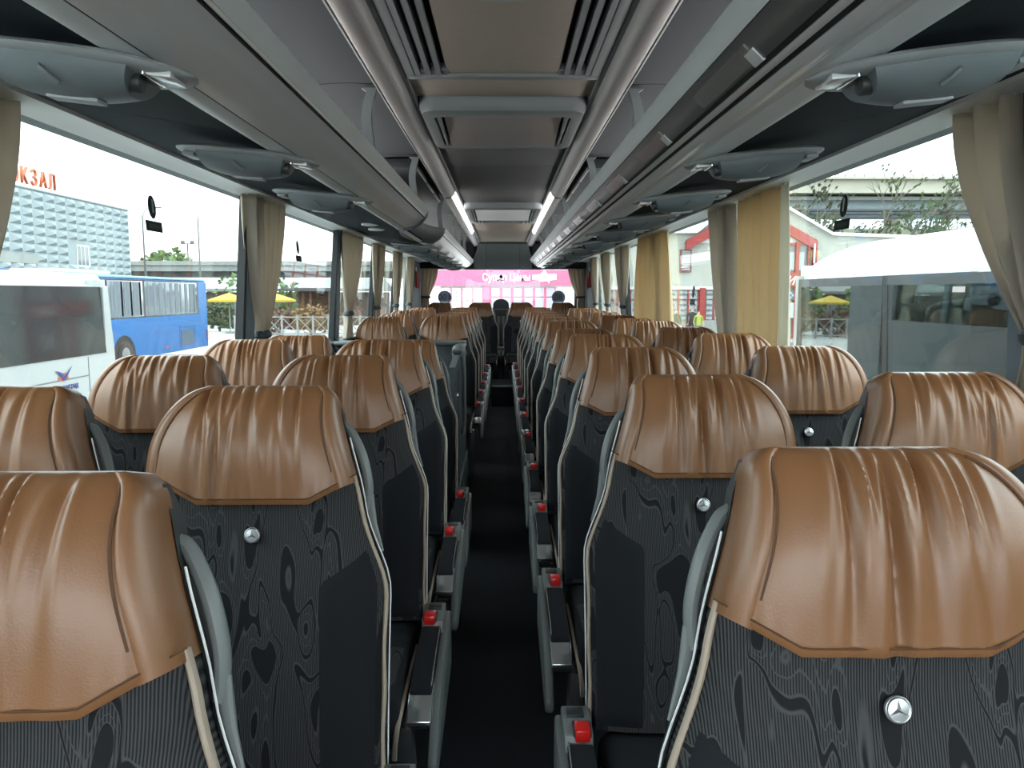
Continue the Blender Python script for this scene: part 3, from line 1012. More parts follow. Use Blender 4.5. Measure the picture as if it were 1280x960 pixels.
def handle_mes():
    e = lambda s: xr(s)
    pts = [P(e(.655) - .020, .660, -.058), P(e(.65) + .003, .650, -.056), P(e(.63) + .013, .628, -.054), P(e(.60) + .018, .600, -.052), P(e(.57) + .019, .568, -.050),
           P(e(.54) + .017, .538, -.048), P(e(.51) + .012, .510, -.046), P(e(.49) + .007, .490, -.045)]
    path = spline(pts, 5)
    n = len(path)
    rad = [.0088 + .0025 * math.sin(PI * i / (n - 1)) for i in range(n)]
    h = tube_me('grab_handle', [tuple(p) for p in path], .012, 10, .85, True, rad)
    a = P(e(.2) + .004, .155, -.048); 
    mnt = tube_me('handle_mount', [P(e(.515) + .016, .518, -.047), P(e(.49) + .012, .49, -.046), P(e(.46) + .010, .46, -.045), P(e(.41) + .007, .41, -.044)], .012, 10, .7, True, [.007, .011, .009, .004])
    rim = tube_me('shell_rim', [P(xr(s) + .0065, s, -.036) for s in [.03 + .60 * i / 24 for i in range(25)]], .0014, 5)
    return h, mnt, rim

def badge_mes():
    s = .445
    c = Vector(P(0, s, thick_d(0, .048) + .004))
    n = Vector((0, -CR, SR)); u = Vector((1, 0, 0)); v = Vector((0, SR, CR))
    R = Matrix((u, v, n)).transposed().to_4x4()
    M = Matrix.Translation(c) @ R
    disc = cyl_me('badge', (0, 0, 0), .0140, .006, 'z', 28, .0015); disc.transform(M)
    vs_ = []; fs = []
    for k in range(3):
        a = PI / 2 + 2 * PI * k / 3
        b0 = len(vs_)
        tip = (.0108 * math.cos(a), .0108 * math.sin(a), .0032)
        l = (.0022 * math.cos(a + PI / 3), .0022 * math.sin(a + PI / 3), .0032); r = (.0022 * math.cos(a - PI / 3), .0022 * math.sin(a - PI / 3), .0032)
        vs_ += [tip, l, (0, 0, .0048), r]
        fs += [[b0, b0 + 1, b0 + 2], [b0, b0 + 2, b0 + 3]]
    star = bpy.data.meshes.new('star'); star.from_pydata(vs_, [], fs); fix_normals(star); star.transform(M)
    ring = tube_me('ring', [(.0122 * math.cos(2 * PI * k / 28), .0122 * math.sin(2 * PI * k / 28), .0032) for k in range(29)], .0009, 5); ring.transform(M)
    return disc, star, ring

def armrest_mes():
    X0, X1 = .238, .290
    def prof(pts, x0, x1, name, bev=.004):
        me = prism_me(name, pts, x0, x1, 'x')
        bm = bmesh.new(); bm.from_mesh(me); bmesh.ops.bevel(bm, geom=bm.edges[:], offset=bev, segments=2, profile=.5, affect='EDGES'); 
        me2 = bm_mesh(bm, name); return me2
    pad = prof([tuple(p)[:2] for p in spline([(-.300, .523), (-.40, .518), (-.50, .508), (-.560, .494), (-.578, .480)], 4)] + [(-.565, .470), (-.50, .478), (-.30, .492)], X0, X1 - .002, 'armrest_pad', .004)
    trim = prof([tuple(p)[:2] for p in spline([(-.52, .488), (-.565, .486), (-.600, .472), (-.628, .448)], 4)] + [(-.615, .432), (-.56, .452), (-.51, .468)], X0 - .002, X1 + .001, 'armrest_trim', .004)
    body = prof([(-.20, .508), (-.30, .500), (-.50, .480), (-.575, .456), (-.605, .432), (-.60, .415), (-.55, .412), (-.40, .430), (-.20, .440)], X0 + .002, X1 - .004, 'armrest_body', .005)
    cover = prof([tuple(p)[:2] for p in spline([(-.18, .516), (-.34, .500), (-.50, .470), (-.60, .425), (-.652, .372), (-.655, .340)], 4)] + [(-.63, .322), (-.55, .325), (-.30, .35), (-.18, .36)], X1 - .006, X1 + .016, 'side_cover', .007)
    line = tube_me('pad_line', [(X1 - .004, y, z) for y, z in ((-.30, .5245), (-.40, .5195), (-.50, .5095), (-.558, .496))], .0018, 5)
    hous = prof([(-.200, .500), (-.205, .548), (-.290, .536), (-.302, .500)], X0 - .001, X1 + .004, 'buckle_housing', .004)
    hole = box_me('buckle', X0 + .002, X0 + .038, -.297, -.252, .530, .5445, .004)
    red = box_me('release_button', X0 + .005, X0 + .035, -.3025, -.262, .525, .5500, .004)
    plate = box_me('label_plate', X0 + .012, X1 - .006, -.243, -.212, .538, .5485, .001)
    stem = prof([(-.36, .0), (-.42, .0), (-.50, .36), (-.44, .37)], .19, .232, 'leg', .006)
    return pad, trim, body, cover, line, hous, hole, red, plate, stem

def leg_me():
    bm = bmesh.new()
    box_bm(bm, -.19, .19, -.52, -.28, .30, .385)
    box_bm(bm, -.10, .10, -.48, -.32, 0, .30)
    bmesh.ops.bevel(bm, geom=bm.edges[:], offset=.012, segments=2, profile=.5, affect='EDGES')
    return bm_mesh(bm, 'pedestal')

pad, trimm, body, cover, line, hous, hole, red, plate, stem = armrest_mes()
hnd, mnt, rim = handle_mes()
bdg, star, ring = badge_mes()
COMMON = [
    ('backrest', back_me(), M_pattern, None), ('bolster', bolster_me(1), M_dark, None), ('bolster', bolster_me(-1), M_dark, None),
    ('headrest_border', border_me(1), M_leather, None), ('headrest_border', border_me(-1), M_leather, None), ('stitching', stitch_me(), M_thread, None), ('seam', seam_me(1), M_thread, 'headrest_border'), ('seam', seam_me(-1), M_thread, 'headrest_border'),
    ('piping', ribbon(1, .0085, -.004, .002, .0, .555, 'piping'), M_piping, None), ('piping', ribbon(-1, .0085, -.004, .002, .0, .555, 'piping'), M_piping, None),
    ('seat_shell', shell_me(), M_darkp, None), ('shell_rim', rim, M_rack_l, None),
    ('cushion', cushion_me(), M_dark, None), ('cushion_panel', cushion_panel_me(), M_pattern, 'cushion'),
    ('cushion_piping', cushion_trim_me(1), M_piping, 'cushion'),
    ('pedestal', leg_me(), M_darkp, None),
    ('grab_handle', hnd, M_greyp, None), ('handle_mount', mnt, M_greyp, 'grab_handle'),
    ('badge', bdg, M_badge, None), ('star', star, M_star, 'badge'), ('ring', ring, M_chrome, 'badge'),
]
ARM = [('armrest', body, M_darkp, None), ('armrest_pad', pad, M_dark, 'armrest'), ('armrest_trim', trimm, M_silver, 'armrest'), ('side_cover', cover, M_greyp, 'armrest'),
       ('pad_line', line, M_silver, 'armrest'), ('buckle_housing', hous, M_greyp, None), ('buckle', hole, M_darkp, 'buckle_housing'), ('release_button', red, M_red, 'buckle_housing'),
       ('label_plate', plate, M_darkp, 'buckle_housing'), ('leg', stem, M_silver, None)]
HEADS = [headrest_me(v) for v in range(4)]
def mirrored(me):
    c = me.copy(); c.transform(Matrix.Diagonal(Vector((-1, 1, 1, 1)))); c.flip_normals(); return c
SETS = {}
for s in (1, -1):
    SETS[s] = dict(common=[(n, me if s > 0 else mirrored(me), m, p) for n, me, m, p in COMMON],
                   arm=[(n, me if s > 0 else mirrored(me), m, p) for n, me, m, p in ARM],
                   heads=[me if s > 0 else mirrored(me) for me in HEADS])
rs = random.Random(5)
def seat(x, y, sgn, var, label, group, arm=True, z=0.0, name='coach_seat', rot=0.0):
    """y: where the headrest crest stands; sgn=+1 when the aisle lies towards +x"""
    t = thing(name, label, 'seat', (x, y, z), group)
    t.rotation_euler = (math.radians(rot), 0, 0) if rot else (0, 0, 0)
    S = SETS[sgn]; made = {}
    hd = obj('headrest_cover', S['heads'][var], M_leather, t)
    for n, me, m, p in S['common'] + (S['arm'] if arm else []):
        if n == 'stitching':
            obj(n, me, m, hd); continue
        made[n] = obj(n, me, m, made[p] if p else t)
    return t

YR = [.90 + .78 * k for k in range(12)]
YLF = [.79, 1.49, 2.21, 2.95, 3.62]
YLB = [6.10 + .77 * k for k in range(5)]
vi = 0
for k, y in enumerate(YR):
    n = len(YR) - 1 - k
    dr = rs.uniform(-.008, .008) if k > 1 else 0
    seat(.410, y, -1, (0, 1, 3, 2)[k % 4] if k else 1, 'tan and charcoal aisle seat across the aisle from stairwell side, %s row from rear bench' % ORD[n], 'aisle seats away from the stairwell', z=dr)
    seat(.940, y + .01, -1, (1, 0, 2, 3)[k % 4], 'tan and charcoal window seat across the aisle from stairwell side, %s row from rear bench' % ORD[n], 'window seats away from the stairwell', arm=False, z=rs.uniform(-.008, .008))
for k, y in enumerate(YLF):
    n = len(YLF) - 1 - k
    seat(-.450 if k else -.478, y, 1, (2, 0, 1, 3, 2)[k], 'tan and charcoal aisle seat, %s row ahead of the stairwell guard' % ORD[n], 'aisle seats ahead of the stairwell', z=-.04 if k == 4 else 0)
    seat(-.942 if k else -.962, y, 1, (0, 2, 0, 2, 1)[k], 'tan and charcoal window seat, %s row ahead of the stairwell guard' % ORD[n], 'window seats ahead of the stairwell', arm=False, z=-.02 if k == 4 else 0)
for k, y in enumerate(YLB):
    seat(-.450, y, 1, (3, 0, 2, 1, 0)[k], 'tan and charcoal aisle seat, %s row behind the stairwell guard' % ORD[k], 'aisle seats behind the stairwell', z=rs.uniform(-.01, .01))
    seat(-.942, y, 1, (0, 2, 3, 0, 1)[k], 'tan and charcoal window seat, %s row behind the stairwell guard' % ORD[k], 'window seats behind the stairwell', arm=False, z=rs.uniform(-.01, .01))

# step and rear bench
st = thing('rear_step', 'black carpeted step with grey nosing at the end of the aisle', 'step', (0, 9.75, 0))
child_world(box('riser', -.145, .145, 9.35, 10.14, 0.0, .25, M_carpet, None, .006), st)
child_world(box('nosing', -.143, .143, 9.335, 9.39, .235, .258, M_nosing, None, .004), st)
tag(box('rear_platform', -1.15, 1.15, 10.16, 11.30, 0.0, .05, M_carpet, None, .006), 'low carpeted platform under the rear bench seats', 'platform')
for x, sg, v, nm in ((-.870, 1, 0, 'beside the window, stairwell side of the rear bench'), (-.305, 1, 2, 'stairwell side of the dark rounded console, rear bench'),
                     (.245, -1, 0, 'away from stairwell, next to the dark rounded console, rear bench'), (.820, -1, 2, 'beside the window, rear bench, away from the stairwell side')):
    seat(x, 10.86, sg, v, 'tan and charcoal seat ' + nm, 'rear bench seats', arm=False, z=.05, name='bench_seat')
t = thing('rear_console', 'narrow dark console with rounded top between the two middle rear seats', 'console', (-.03, 10.95, .05))
pl = [(-.115, 0), (.115, 0), (.115, 1.17)] + [(.115 * math.cos(a), 1.17 + .085 * math.sin(a)) for a in [PI * i / 12 for i in range(1, 12)]] + [(-.115, 1.17)]
o = prism('panel', pl, .20, .27, M_darkp, t)
box('band', -.113, .113, .192, .202, 1.10, 1.115, M_greyp, t)
box('seat_block', -.036, .038, -.68, -.06, .0, .42, M_black, t, .012, 3)
box('cushion', -.040, .040, -.70, -.04, .42, .50, M_dark, t, .015, 3)
for s in (-1, 1):
    t2 = thing('folded_armrest', 'grey armrest folded upright beside the rear console, %s' % ('stairwell side' if s < 0 else 'side away from stairwell'), 'armrest', (-.03 + s * .030, 10.84, .66))
    tube('arm', [(0, .0, .0), (0, .03, .12), (0, .07, .30), (0, .09, .40)], .019, M_greyp, t2, 10)
    tube('pivot', [(-.016, 0, -.01), (.016, 0, -.01)], .026, M_darkp, t2, 12)
    t3 = thing('belt_buckle', 'seat belt buckle on grey stalk in front of rear console, %s' % ('stairwell side' if s < 0 else 'side away from stairwell'), 'buckle', (-.03 + s * .024, 10.36, .55))
    box('stalk', -.014, .014, -.02, .06, 0, .05, M_greyp, t3, .005)
    box('buckle_body', -.021, .021, -.03, .03, .045, .12, M_greyp, t3, .008)
    box('release_button', -.014, .014, -.034, -.02, .07, .105, M_darkp, t3, .003)

# ---- stairwell guard
t = thing('stairwell_guard', 'dark grey stairwell guard panel with ledge top, knob and grab pole', 'guard', (-.27, 4.7, 0))
pl = [(4.02, 0.0), (5.25, 0.0), (5.25, 1.03), (4.62, 1.03), (4.12, .985), (4.05, .90)]
o = prism('side_panel', pl, -.292, -.258, M_guard, None, axis='x', smooth=False); child_world(o, t)
child_world(box('rear_panel', -1.15, -.262, 5.26, 5.32, 0.0, 1.03, M_guard, None, .006), t)
child_world(box('ledge', -1.15, -.255, 5.20, 5.40, 1.03, 1.055, M_guard, None, .010), t)
child_world(box('side_ledge', -.305, -.245, 4.55, 5.195, 1.025, 1.048, M_guard, None, .010), t)
kn = lens_me(.045, .045, .055, 16, 8, 2.0); kn.transform(Matrix.Translation((-.272, 4.72, 1.02)))
child_world(obj('knob', kn, M_greyp), t)
child_world(tube('grab_pole', [(-.245, 4.66, 1.00), (-.238, 4.66, .92), (-.238, 4.66, .60), (-.250, 4.66, .52)], .012, M_greyp, None, 10), t)
child_world(box('latch', -.260, -.246, 4.22, 4.28, .80, .83, M_silver, None, .003), t)
child_world(box('door_seam', -.2585, -.2555, 4.35, 4.356, .05, .95, M_groove, None), t)
child_world(box('kick_panel', -.262, -.244, 4.10, 5.25, 0.005, .30, M_guard, None, .006), t)

# ================================================================== CURTAINS
def curtain(s, ya, yb, label, tie=True, tie_z=-.10, tie_y=None, tie_w=.10, m=None, amp=.022, nf=6, seed=0, x0=1.165, low=.93, cat_group=None, bot=None, flare=1.6, rz=None):
    rnd = random.Random(seed)
    m = m or M_curt
    top, bot_z = Z(.452), low
    nr, ncl = 34, nf * 12 + 1
    tz = Z(tie_z)
    yc0 = (ya + yb) / 2; w0 = (yb - ya)
    tyc = tie_y if tie_y is not None else yc0
    ph = [rnd.uniform(-.5, .5) for _ in range(nf + 2)]
    vs_ = []
    for i in range(nr):
        z = top + (bot_z - top) * i / (nr - 1)
        if tie:
            if z >= tz:
                h = (z - tz) / (top - tz)
                k = sstep(0, 1, h) ** .55
                w = tie_w + (w0 - tie_w) * k
                c = tyc + (yc0 - tyc) * k
            else:
                h = (tz - z) / max(.01, (tz - bot_z))
                w = tie_w * (1 + flare * sstep(0, 1, h)); c = tyc
        else:
            h = (z - bot_z) / (top - bot_z)
            b0, b1 = bot if bot else (ya, yb)
            w = (b1 - b0) + (w0 - (b1 - b0)) * h; c = (b0 + b1) / 2 + (yc0 - (b0 + b1) / 2) * h
        aa = amp * (.55 + .45 * (w / w0)) * (1.0 if w > .5 * w0 else 1.15)
        lean = .045 * (top - z) / (top - bot_z)
        for j in range(ncl):
            q = j / (ncl - 1)
            f = q * nf
            kf = ph[int(f)] * (1 - (f - int(f))) + ph[min(int(f) + 1, nf + 1)] * (f - int(f))
            a = 2 * PI * f + kf * 1.5
            xx = x0 + lean + aa * math.sin(a) * (1 + .3 * math.sin(3.1 * q + seed)) + .006 * math.sin(2 * a + z * 5)
            yy = c + w * (q - .5) + .4 * aa * math.sin(2 * a) * .35
            vs_.append((s * xx, yy, z))
    base = (s * x0, yc0, bot_z)
    t = thing('curtain', label, 'curtain', base, cat_group)
    o = mk('drape', vs_, grid_faces(nr, ncl), m)
    child_world(o, t)
    md = o.modifiers.new('thickness', 'SOLIDIFY'); md.thickness = .003
    if tie:
        lean = .045 * (top - tz) / (top - bot_z)
        ex, ey = amp * 1.25, tie_w * .56
        pts = [(s * (x0 + lean + ex * math.cos(2 * PI * k / 20)), tyc + ey * math.sin(2 * PI * k / 20), tz) for k in range(21)]
        child_world(tube('tieback', pts, .012, M_tie, None, 8, 1.6), t)
    n_h = 4
    for k in range(n_h):
        yy = ya + .03 + (w0 - .06) * k / (n_h - 1)
        child_world(box('glider', *sorted((s * (x0 - .006), s * (x0 + .006))), yy - .006, yy + .006, top - .006, top + .006, M_trim, None, .002), t)
    return t
G1, G2 = 'curtains on the stairwell side', 'curtains away from the stairwell side'
curtain(-1, 1.30, 1.925, 'taupe curtain tied back beside the white bus, stairwell side', tie_z=-.34, tie_y=1.50, tie_w=.13, seed=1, nf=7)
curtain(-1, 3.56, 4.16, 'taupe curtain tied back between white-bus window and yellow parasol window', tie_z=-.20, tie_y=3.84, tie_w=.12, seed=2, nf=6)
curtain(-1, 5.66, 6.40, 'taupe curtain tied back at the stairwell window pillar', tie_z=-.15, tie_y=5.98, tie_w=.12, seed=3, nf=6, m=M_curt)
curtain(-1, 7.0, 7.55, 'pale taupe curtain on stairwell side, fourth from the rear window corner', tie_z=-.13, tie_y=7.3, tie_w=.12, seed=4, nf=6)
curtain(-1, 8.3, 8.85, 'pale taupe curtain on stairwell side, third from the rear window corner', tie_z=-.13, tie_y=8.6, tie_w=.12, seed=5, nf=5, m=M_curt)
curtain(-1, 9.55, 10.05, 'pale taupe curtain on stairwell side, second from the rear window corner', tie_z=-.13, tie_y=9.8, tie_w=.12, seed=6, nf=5, m=M_curt)
curtain(1, 1.36, 2.03, 'taupe curtain sweeping back beside the white roofed minibus', tie_z=-.10, tie_y=1.66, tie_w=.14, seed=7, nf=7)
curtain(1, 3.28, 3.86, 'golden curtain hanging straight next to the minibus window', tie=False, m=M_curt2, amp=.012, nf=5, seed=8, bot=(3.34, 3.92), low=1.0)
curtain(1, 3.20, 3.27, 'narrow cream lining edge of curtain against the minibus window', tie=False, m=M_curt3, amp=.010, nf=1, seed=9, bot=(3.24, 3.33), low=1.0)
curtain(1, 3.92, 4.36, 'dark taupe bunched curtain behind the straight golden curtain', tie=False, m=M_curt, amp=.026, nf=3, seed=10, bot=(3.95, 4.18), low=.98)
curtain(1, 5.55, 6.5, 'golden taupe gathered curtain between shop window and rear windows', tie=False, m=M_curt2, amp=.035, nf=6, seed=11, bot=(5.5, 6.9), low=1.0)
curtain(1, 7.25, 7.95, 'taupe tied curtain, fourth from rear window corner, away from stairwell', tie_z=-.13, tie_y=7.65, tie_w=.12, seed=12, nf=6)
curtain(1, 8.5, 9.15, 'taupe tied curtain, third from rear window corner, away from stairwell', tie_z=-.13, tie_y=8.8, tie_w=.12, seed=13, nf=6)
curtain(1, 9.65, 10.3, 'taupe tied curtain, second from rear window corner, away from stairwell', tie_z=-.13, tie_y=9.95, tie_w=.14, seed=14, nf=5)
# rear window curtains hang in the cross plane
def rear_curtain(s, label, seed):
    nr, nc, nf = 24, 49, 4
    vs_ = []
    top, bz = Z(.36), 1.0
    for i in range(nr):
        z = top + (bz - top) * i / (nr - 1); tz = Z(-.05)
        k = sstep(0, 1, clamp((z - tz) / (top - tz), 0, 1)) ** .6
        w = .10 + .15 * k; c = 1.12 - .055 * k
        if z < tz: w = .09 + .05 * (tz - z) / (tz - bz)
        for j in range(nc):
            q = j / (nc - 1)
            vs_.append((s * (c + w * (q - .5)), 11.19 + .018 * math.sin(2 * PI * nf * q + seed), z))
    t = thing('curtain', label, 'curtain', (s * 1.08, 11.19, bz))
    o = mk('drape', vs_, grid_faces(nr, nc), M_curt); child_world(o, t)
    md = o.modifiers.new('thickness', 'SOLIDIFY'); md.thickness = .003
    tz = Z(-.05)
    child_world(tube('tieback', [(s * (1.12 + .06 * math.cos(2 * PI * k / 16)), 11.19 + .03 * math.sin(2 * PI * k / 16), tz) for k in range(17)], .012, M_tie, None, 8, 1.5), t)
rear_curtain(-1, 'taupe curtain at the rear window corner, stairwell side', 0)
rear_curtain(1, 'taupe curtain at the rear window corner, away from stairwell', 1)

# emergency hammers on the last pillars
for s, nm in ((-1, 'stairwell side'), (1, 'side away from stairwell')):
    t = thing('emergency_hammer', 'red emergency hammer on its holder near the rear window, ' + nm, 'hammer', (s * 1.185, 10.62, Z(.06)))
    box('holder', *sorted((s * -.012, s * .010)), -.03, .03, .02, .24, M_red, t, .006)
    tube('hammer_grip', [(s * -.022, 0, .01), (s * -.024, 0, .16)], .012, M_red, t, 8)
    tube('hammer_head', [(s * -.024, -.035, .175), (s * -.024, .035, .175)], .011, M_silver, t, 8)
    box('label_plate', *sorted((s * -.003, s * .008)), -.03, .03, .25, .30, M_trim, t, .002)

# ---- stickers on the glass
def glass_x(z):     # inner face of the side glass
    return 1.262 + (1.203 - 1.262) * (z - SILL) / (HEAD - SILL)
for s, y, z, nm in ((-1, 2.72, Z(.285), 'window toward the station building'), (1, 2.77, Z(.298), 'window above the minibus roof'), (-1, 4.62, Z(.26), 'window over the stairwell'), (1, 5.0, Z(.0), 'window facing the shop front')):
    t = thing('exit_sticker', 'dark oval and bar shaped glass sticker on the ' + nm, 'sticker', (s * (glass_x(z) - .004), y, z))
    t.rotation_euler = (0, -s * math.radians(-4.3), 0)
    me = cyl_me('oval', (0, 0, .012), .040, .002, 'x', 28); me.transform(Matrix.Diagonal(Vector((1, .72, 1, 1)))); 
    obj('oval', me, M_sticker, t)
    box('bar', -.001, .001, -.062, .062, -.072, -.036, M_sticker, t)
    tube('figure', [(-s * .0022, 0, .038), (-s * .0022, 0, -.008)], .0035, M_sticker_l, t, 6)
    box('bar_print', *sorted((-s * .0012, -s * .002)), -.045, .045, -.061, -.047, mat('sticker_green', (.06, .10, .08), .5), t)
for x, num, nm in ((-.857, '100', 'stairwell side'), (.816, '80', 'side away from stairwell')):
    t = thing('speed_sticker', 'round grey speed sticker %s on the rear window, seen mirrored, %s' % (num, nm), 'sticker', (x, Y1 + .014, Z(-.055)))
    obj('disc', cyl_me('disc', (0, 0, 0), .100, .004, 'y', 40), M_disc, t)
    text('number', num, .125, (0, -.004, 0), R_FACE_NEGY, M_discp, t, .001, mirror=True, bold=.004)
t = thing('rear_exit_sticker', 'small dark oval and bar sticker in the middle of the rear window', 'sticker', (-.03, Y1 + .014, Z(.235)))
me = cyl_me('oval', (0, 0, .012), .026, .003, 'y', 24); obj('oval', me, M_sticker, t)
box('bar', -.062, .062, -.002, .002, -.045, -.03, M_sticker, t)

# ================================================================== OUTSIDE
M_asph = mat('asphalt', (0.31, 0.31, 0.30), 0.9, var=0.25, var_scale=1.5, bump=0.2, bump_scale=30)
M_white = mat('bus_white', (0.341, 0.353, 0.347), 0.3, coat=0.4)
M_blue = mat('bus_blue', (0.0005, 0.068, 0.205), 0.55, coat=0.08, spec=0.3)
M_cyan = mat('bus_roof_cyan', (0.112, 0.248, 0.310), 0.4)
M_dglass = mat('bus_dark_glass', (0.025, 0.03, 0.032), 0.06, spec=0.6)
M_tyre = mat('tyre', (0.007, 0.007, 0.007), 0.9)
M_hub = mat('wheel_hub', (0.124, 0.130, 0.136), 0.45, metal=0.4)
M_seam = mat('panel_seam', (0.124, 0.130, 0.136), 0.6)
M_stone = mat('facade_stone', (0.205, 0.236, 0.248), 0.85, var=0.08, var_scale=3)
M_orange = mat('sign_orange', (0.341, 0.062, 0.012), 0.5)
M_conc = mat('concrete', (0.198, 0.208, 0.198), 0.9, var=0.15, var_scale=.6)
M_concl = mat('concrete_cream', (0.322, 0.304, 0.248), 0.9, var=0.12, var_scale=.5)
M_leaf = mat('spring_leaf', (0.062, 0.105, 0.025), 0.8)
M_leafd = mat('dark_leaf', (0.031, 0.046, 0.019), 0.8)
M_leafr = mat('russet_leaf', (0.087, 0.043, 0.031), 0.8)
M_bark = mat('bark', (0.062, 0.053, 0.040), 0.9)
M_yel = mat('parasol_yellow', (0.384, 0.260, 0.012), 0.7)
M_wood = mat('kiosk_wood', (0.074, 0.040, 0.025), 0.8)
M_fence = mat('fence_grey', (0.211, 0.217, 0.211), 0.6)
M_plast = mat('plaster_cream', (0.285, 0.288, 0.254), 0.9, var=0.08, var_scale=.7)
M_redp = mat('shop_red', (0.223, 0.022, 0.019), 0.6)
M_pink = mat('sign_pink', (0.341, 0.062, 0.124), 0.6)
M_paper = mat('poster_paper', (0.260, 0.285, 0.291), 0.6)
M_print = mat('poster_print', (0.087, 0.105, 0.118), 0.6)
M_signw = mat('sign_white', (0.465, 0.465, 0.459), 0.5)
M_pane = mat('shop_pane', (0.099, 0.112, 0.124), 0.1, spec=0.7)
M_teal = glass_mat('minibus_glass', (0.55, 0.65, 0.63), 0.85, refl=1.0, f0=0.22)
M_bseat = mat('minibus_seat', (0.031, 0.062, 0.087), 0.8)
M_pole = mat('lamp_post', (0.074, 0.081, 0.081), 0.6)

ground = struct(box('ground', -160, 160, -60, 240, GZ - .2, GZ, M_asph))

def wx(u, y): return (u - 629) * y / 960.0
def wz(v, y): return CZ + (367 - v) * y / 960.0

# outer skin of our own coach below the floor
skirt = struct(boxes('trim_2', [(-1.285, -1.235, Y0, Y1, GZ + .3, -.06), (1.235, 1.285, Y0, Y1, GZ + .3, -.06)], M_white))

def wheel(t, x, y, r, axis='x', w=.28):
    c = (x, y, GZ + r)
    o = obj('wheel', cyl_me('wheel', c, r, w, axis, 28, .03), M_tyre); child_world(o, t)
    h = obj('hub', cyl_me('hub', c, r * .55, w + .02, axis, 20, .02), M_hub); h.parent = o
    return o

# ---- white bus, stairwell side
t = thing('white_bus', 'white bus with dark side windows parked beside the station building', 'bus', (-5.7, 2.6, GZ))
zr = Z(.20)
pr = [(-4.56, GZ + .35), (-4.50, GZ + .8), (-4.50, Z(-.65)), (-4.53, Z(.08))] + [(-4.60 - .10 * (1 - math.cos(a)) , Z(.10) + .12 * math.sin(a)) for a in [PI / 2 * i / 5 for i in range(6)]] + [(-5.7, zr + .06), (-6.85, Z(.12)), (-6.95, Z(-.6)), (-6.95, GZ + .35)]
me = prism_me('body', pr, -4.0, 8.92)
child_world(obj('body', me, M_white), t)
nose = [(8.85, GZ + .4), (9.02, GZ + .8), (8.99, Z(-.6)), (8.90, Z(.02)), (8.78, Z(.15)), (8.6, Z(.15)), (8.6, GZ + .4)]
child_world(prism('end_cap', nose, -6.9, -4.53, M_white, None, axis='x'), t)
wins = [(-3.4, -.6), (-.55, 2.3), (2.35, 5.25), (5.30, 8.74)]
for a, b in wins:
    b2 = b
    poly = [(-4.494, Z(-.66)), (-4.525, Z(.075)), (-4.545, Z(.075)), (-4.52, Z(-.66))]
    child_world(prism('window', poly, a, b2, M_dglass, None, smooth=False), t)
child_world(box('window_gasket', -4.535, -4.505, 8.735, 8.76, Z(-.65), Z(.07), M_seam, None), t)
for y in (6.75, 8.35):
    child_world(box('body_seam', -4.503, -4.497, y, y + .012, Z(-1.6), Z(-.68), M_seam, None), t)
child_world(box('body_seam', -4.503, -4.497, 6.75, 8.35, Z(-.885), Z(-.873), M_seam, None), t)
for y in (-1.6, 5.2):
    wheel(t, -4.68, y, .48)
# emblem: orange half disc with blue wings, and its lettering
em = empty('emblem', (0, 0, 0)); em.parent = t
em.matrix_parent_inverse = Matrix.Translation(-Vector(t.location))
M_logo_o = mat('logo_orange', (0.372, 0.087, 0.037), .5); M_logo_b = mat('logo_blue', (0.019, 0.031, 0.174), .5)
def emb(name, pts, m, dx=0):
    o = mk(name, [(-4.494 + dx, 7.86 + y * .56, Z(-.865) + z * .62) for y, z in pts] , [list(range(len(pts)))], m, em, smooth=False); return o
emb('half_disc', [(.17 * math.cos(PI * k / 14), .13 * math.sin(PI * k / 14) - .03) for k in range(15)], M_logo_o)
emb('wing', [(-.27, .15), (-.10, .12), (.02, .06), (.05, -.02), (-.02, -.03), (-.12, .07)], M_logo_b, .004)
emb('wing', [(.30, .20), (.18, .14), (.07, .07), (.0, -.01), (.06, -.02), (.17, .09)], M_logo_b, .005)
text('lettering', 'Калининград', .082, (-4.493, 7.86, Z(-.955)), R_FACE_POSX, M_logo_b, em, .002, shear=.15)

# small blue bus roof behind the white bus
t = thing('blue_van', 'rounded bright blue van roof showing over the white bus', 'van', (-20.8, 33, GZ))
pv = [(x - 3.4, z) for x, z in ((-18.7, GZ + .3), (-18.7, Z(.4)), (-18.5, Z(.85)), (-18.1, Z(1.0)), (-17.3, Z(1.04)), (-16.6, Z(.98)), (-16.25, Z(.75)), (-16.15, Z(.3)), (-16.15, GZ + .3))]
child_world(prism('body', pv, 32.0, 37.0, M_blue, None), t)
for x in (-21.9, -19.8):
    wheel(t, x, 33.0, .4)
child_world(prism('windscreen', [(-21.9, Z(-.4)), (-21.8, Z(.5)), (-19.9, Z(.5)), (-19.8, Z(-.4))], 31.96, 32.02, M_dglass, None, smooth=False), t)

# ---- blue coach
XB = -12.2
def by(u): return -XB * 960.0 / (629 - u)
t = thing('blue_coach', 'bright blue coach with curtained windows parked behind the white bus', 'bus', (XB - 1.25, 23, GZ))
ye_ = by(262)
pb = [(XB, GZ + .35), (XB, Z(.40)), (XB - .08, Z(.52)), (XB - .3, Z(.58)), (XB - 1.25, Z(.62)), (XB - 2.5, Z(.52)), (XB - 2.5, GZ + .35)]
child_world(prism('body', pb, 13.0, ye_, M_blue, None), t)
child_world(box('roof_edge', XB - .35, XB - .02, 13.0, ye_ - .05, Z(.50), Z(.585), M_cyan, None, .03), t)
child_world(box('roof_unit', XB - 1.8, XB - .5, by(100), by(165), Z(.60), Z(.72), M_signw, None, .04), t)
M_cglass = mat('blue_coach_glass', (0.10, 0.115, 0.13), 0.08, spec=0.7)
M_cdrape = mat('coach_drape', (.10, .115, .13), .8)
child_world(box('window_band', XB - .02, XB + .006, 13.2, by(252), Z(-.80), Z(.455), M_dglass, None), t)
yy_ = [14.0, 17.5, 20.8, by(139), by(185), by(251)]
